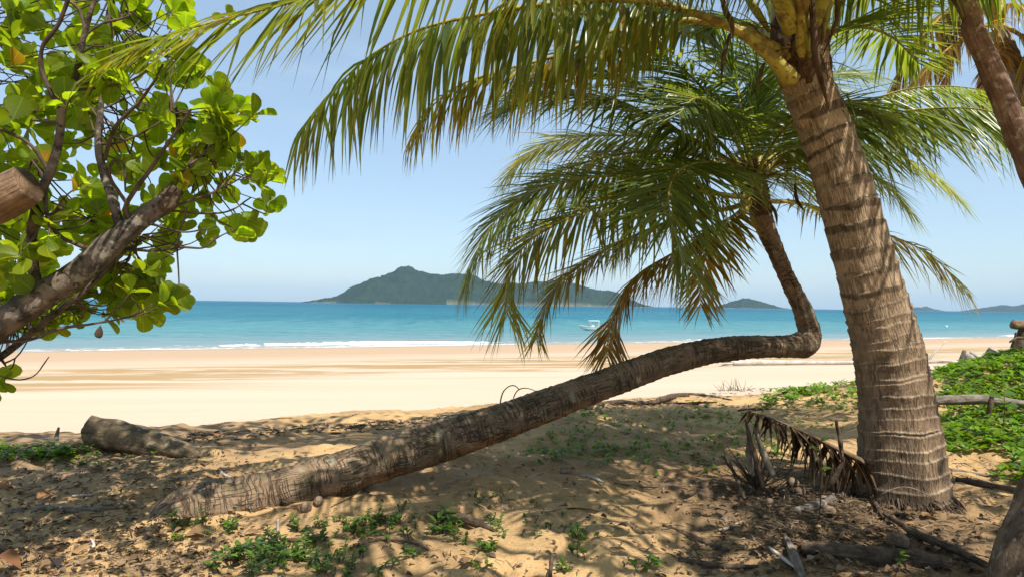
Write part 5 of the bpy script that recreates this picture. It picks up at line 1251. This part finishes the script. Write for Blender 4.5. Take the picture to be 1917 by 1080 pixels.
def seedling_geo(p, g, size):
    O = []; D = []; N = []; L = []; C = []; st = []
    for j in range(g.integers(1, 4)):
        h = size * g.uniform(.5, 1.3); lean = g.normal(0, .35, 2); b = p + np.array([g.normal(0, .02), g.normal(0, .02), -.005]); tip = b + np.array([lean[0] * h, lean[1] * h, h])
        st.append(tube([b, (b + tip) / 2 + g.normal(0, .004, 3), tip], [.0028, .0022, .0015], 5, 4))
        for k in range(g.integers(5, 10)):
            f = g.uniform(.3, 1.0); a = g.uniform(0, 6.28); e = g.uniform(-.1, .7)
            O.append(b + (tip - b) * f); D.append([math.cos(a) * math.cos(e), math.sin(a) * math.cos(e), math.sin(e)]); N.append([-math.cos(a) * .4, -math.sin(a) * .4, 1]); L.append(size * g.uniform(.45, .9))
            C.append(np.array([.075, .165, .022]) * g.uniform(.6, 1.4) + np.array([.05, .03, 0]) * g.random())
    return leaves(O, D, N, L, LANCE, C, width=g.uniform(1.1, 1.7, len(O))), st
sg_ = np.random.default_rng(44)
spots = []
for (cu, cv, su, sv, n, sz) in ((500, 1038, 42, 15, 34, .055), (560, 1060, 45, 12, 16, .05), (600, 1010, 40, 16, 14, .055), (690, 985, 50, 14, 16, .055), (730, 975, 18, 6, 6, .06), (845, 985, 22, 10, 8, .075), (820, 998, 50, 10, 10, .05),
                                (400, 995, 35, 10, 8, .05), (660, 1000, 30, 10, 8, .05), (720, 1040, 40, 14, 6, .05), (1060, 1050, 14, 14, 2, .06), (1020, 1000, 60, 10, 6, .05), (1090, 995, 20, 8, 5, .05), (1230, 1065, 8, 6, 2, .07),
                                (910, 1030, 14, 6, 4, .055), (1040, 958, 80, 16, 6, .04), (350, 985, 20, 8, 4, .05), (640, 1070, 50, 8, 6, .055), (1470, 850, 12, 10, 4, .09), (1675, 1060, 4, 4, 1, .06), (890, 1066, 10, 5, 2, .06), (955, 940, 60, 10, 6, .035)):
    for _ in range(n):
        u, v = sg_.normal(cu, su), min(sg_.normal(cv, sv), 1078); spots.append((u, v, sz * sg_.uniform(.75, 1.25)))
for u, v, sz in spots:
    p0, dd = ground_px(u, v)
    lg_, st_ = seedling_geo(p0, sg_, sz)
    r_ = root('seedling', tuple(p0), 'small bright green seedling sprouting from the shaded foreground sand', 'seedling', 'seedlings in the foreground sand')
    mk('leaves', lg_, M_cover, r_); 
    for q_ in st_: mk('stem', q_, M_twig, r_)
# tall thin saplings near the palm
for (u, v, h_, lab) in ((1534, 975, 150, 'thin upright sapling with few leaves in front of the fallen frond'), (1878, 800, 60, 'sapling with round dark leaves rising above the creeper')):
    p0, dd = ground_px(u, v)
    if u > 1800: p0 = P(u, v, 6.3); dd = 6.3
    tp = P(u + 2, v - h_, dd); r_ = root('sapling', tuple(p0), lab, 'sapling')
    mk('stem', tube([p0, (p0 + tp) / 2 + [.008, 0, 0], tp], [.004, .004, .003], 14, 5), M_twig, r_)
    for k in range(4):
        a = k * 1.9 + .4; pz = tp - (tp - p0) * (.12 * k); 
        mk('leaf', leaves([pz], [[math.cos(a), math.sin(a) * .6, .25]], [[0, -.4, 1]], [.07 if u < 1800 else .12], LANCE if u < 1800 else ROUND, [(.08, .15, .02)], width=1.5 if u < 1800 else 1.0), M_cover, r_)
# dry spiky stems at the lip
ds = []
for k in range(26):
    u = 1345 + 60 * sg_.random(); p0, dd = ground_px(u, 731); th = sg_.normal(0, .8)
    e = p0 + np.array([math.sin(th) * .3, sg_.normal(0, .1), abs(math.cos(th)) * sg_.uniform(.1, .35)])
    ds.append(tube([p0, (p0 + e) / 2, e], [.006, .005, .002], 5, 4))
o = mk('dry_shrub', join(*ds), M_brownwood, loc=tuple(ground_px(1385, 731)[0])); tag(o, 'spiky dry twigs standing on the sand lip above the beach', 'dead shrub')

# ------------------------------------------------------------------ boat and buoy
bq = ray(1112, 618); db = ZC / -bq[2]; bo = CAM + bq * db
boat = root('motor_boat', (bo[0], bo[1], 0), 'small white motor boat with a canopy moored off the beach', 'boat')
M_white = NT('white_gelcoat'); M_white = M_white.done(M_white.principled((.78, .78, .74), .35, None, .5))
def plain(n_, c, r_=.5):
    t = NT(n_); k = t.mix(t.range(t.noise(t.pos(), 6, 3), .4, .7, 0, .3), c, tuple(x * .75 for x in c)); return t.done(t.principled(k, r_, None, .4))
M_dark = plain('dark_motor', (.015, .016, .02), .35); M_alu = plain('boat_tube', (.62, .63, .62), .35); M_wind = plain('tinted_acrylic', (.10, .13, .14), .1); M_bot = plain('hull_bottom', (.10, .13, .10), .6); M_seat = plain('boat_seat', (.25, .27, .28), .7)
bx = np.array([bo[0], bo[1], 0.0])
st_x = np.linspace(0, 1, 22); Lh = 4.75
rows = []
for t_ in st_x:      # bow at t=0 pointing left (-x)
    hb_ = 1.02 * (1 - (1 - t_) ** 3.0) ** .8; sh = .62 + .30 * (1 - t_) ** 2.2; kl = -.22 + .62 * (1 - t_) ** 5
    xx = -Lh / 2 + Lh * t_ - .55 * (1 - t_) ** 6 * 0
    sec = [(0, kl), (hb_ * .55, kl + .10), (hb_ * .88, max(kl + .26, .05)), (hb_ * .97, (sh + .1) / 2), (hb_ + .03, sh)]
    rk = lambda z_: -.55 * max(z_, -.2) * (1 - t_) ** 4
    row = [(xx + rk(z_), -y_, z_) for y_, z_ in sec[::-1]] + [(xx + rk(z_), y_, z_) for y_, z_ in sec[1:]]
    rows.append(row)
Vh = np.array(rows); nr, nc = Vh.shape[:2]
ii = np.arange(nr - 1)[:, None] * nc + np.arange(nc - 1)[None]
Qh = np.stack([ii, ii + nc, ii + nc + 1, ii + 1], -1).reshape(-1, 4)
# transom + inner deck
Vf = Vh.reshape(-1, 3); tr_i = len(Vf); Vf = np.concatenate([Vf, [[Lh / 2, 0, .2]]]); b_ = (nr - 1) * nc
Th = [(tr_i, b_ + j + 1, b_ + j) for j in range(nc - 1)] + [(tr_i, b_, b_ + nc - 1)]
mk('hull', dict(V=Vf + bx, Q=Qh, T=Th), M_white, boat)
dk = np.concatenate([Vh[:, :1] * [1, .9, 1] + [0, 0, -.02], Vh[:, -1:] * [1, .9, 1] + [0, 0, -.02]], 1).copy(); fl = np.where(np.arange(nr) > 8, .34, 0)
dk[:, :, 2] -= fl[:, None]
jj = np.arange(nr - 1) * 2
mk('deck', dict(V=dk.reshape(-1, 3) + bx, Q=np.stack([jj, jj + 1, jj + 3, jj + 2], -1)), M_white, boat)
for s_ in (0, -1):
    mk('gunwale', tube(Vh[:, s_] + bx, [.035] * nr, 40, 8), M_alu, boat)
lowr = [Vh[k, 2] + [0, -.012, .0] for k in range(3, nr)]
mk('dark_stripe', tube(np.array(lowr) + bx, [.03] * len(lowr), 30, 6), M_bot, boat)  # dark strip along the lower hull, near side only
def box(c, s, bev=.02):
    c = np.array(c); s = np.array(s) / 2; th = np.linspace(0, 2 * np.pi, 25)[:-1]
    sq = np.sign(np.cos(th)) * np.abs(np.cos(th)) ** .25, np.sign(np.sin(th)) * np.abs(np.sin(th)) ** .25
    V = []; n = len(th)
    for z_, k in ((-1, .94), (-.9, 1), (.9, 1), (1, .94)):
        V += [(c[0] + s[0] * k * a, c[1] + s[1] * k * b, c[2] + s[2] * z_) for a, b in zip(*sq)]
    Q = [(r * n + j, r * n + (j + 1) % n, (r + 1) * n + (j + 1) % n, (r + 1) * n + j) for r in range(3) for j in range(n)]
    V += [(c[0], c[1], c[2] - s[2]), (c[0], c[1], c[2] + s[2])]
    T = [(4 * n, (j + 1) % n, j) for j in range(n)] + [(4 * n + 1, 3 * n + j, 3 * n + (j + 1) % n) for j in range(n)]
    return dict(V=np.array(V), Q=Q, T=T)
def bpart(name, g_, m_): g_['V'] = np.array(g_['V']) + bx; return mk(name, g_, m_, boat)
bpart('canopy', box((-.05, 0, 1.84), (2.1, 1.5, .10)), M_white)
for x_ in (-.68, .95):
    for y_ in (-.65, .65):
        bpart('post', tube([(x_, y_, .5), (x_ - .03, y_, 1.2), (x_ - .02, y_, 1.8)], [.04, .035, .035], 8, 8), M_alu)
bpart('console', box((-.25, 0, .75), (.6, .7, .75)), M_white)
bpart('windscreen', tube([(-.62, -.45, .95), (-.66, 0, 1.0), (-.62, .45, .95)], [.14, .16, .14], 10, 8, flat=.3), M_wind)
bpart('seat', box((.55, 0, .72), (.45, .8, .35)), M_seat)
mo = bpart('outboard_motor', tube([(2.25, 0, .78), (2.48, 0, .98), (2.68, 0, .86), (2.78, 0, .62)], [.12, .21, .21, .14], 20, 14), M_dark)
mk('motor_leg', tube(np.array([(2.74, 0, .7), (2.92, 0, .38), (3.12, 0, .08), (3.2, 0, -.05)]) + bx, [.11, .09, .08, .05], 16, 10, flat=.5), M_dark, mo)
bpart('hull_lettering', join(*[box((1.0 + .13 * k, -1.005, .36 + .02 * (k % 2)), (.08, .03, .13)) for k in range(5)]), M_seat)
by_ = ray(1772, 611.5); b0 = CAM + by_ * (ZC / -by_[2])
ts = np.linspace(-1, 1, 12)
o = mk('buoy', tube([b0 + [0, 0, .32 * t + .12] for t in ts], [max(.32 * math.sqrt(max(1 - t * t, 0)), .01) for t in ts], 16, 14), plain('buoy_paint', (.72, .70, .62)), loc=(b0[0], b0[1], 0))
tag(o, 'small pale round buoy floating off the beach at right', 'buoy')

# ------------------------------------------------------------------ render settings
scene.view_settings.view_transform = 'Standard'; scene.view_settings.look = 'None'
scene.view_settings.exposure = 0.64; scene.view_settings.gamma = 1.0
scene.render.engine = 'CYCLES'
cy = scene.cycles
cy.use_denoising = True
try: cy.denoiser = 'OPENIMAGEDENOISE'; cy.denoising_prefilter = 'ACCURATE'
except Exception: pass
cy.max_bounces = 7; cy.diffuse_bounces = 4; cy.glossy_bounces = 2; cy.transmission_bounces = 5; cy.volume_bounces = 0
cy.use_adaptive_sampling = True; cy.adaptive_threshold = .015
cy.caustics_reflective = False; cy.caustics_refractive = False
cy.sample_clamp_indirect = 6
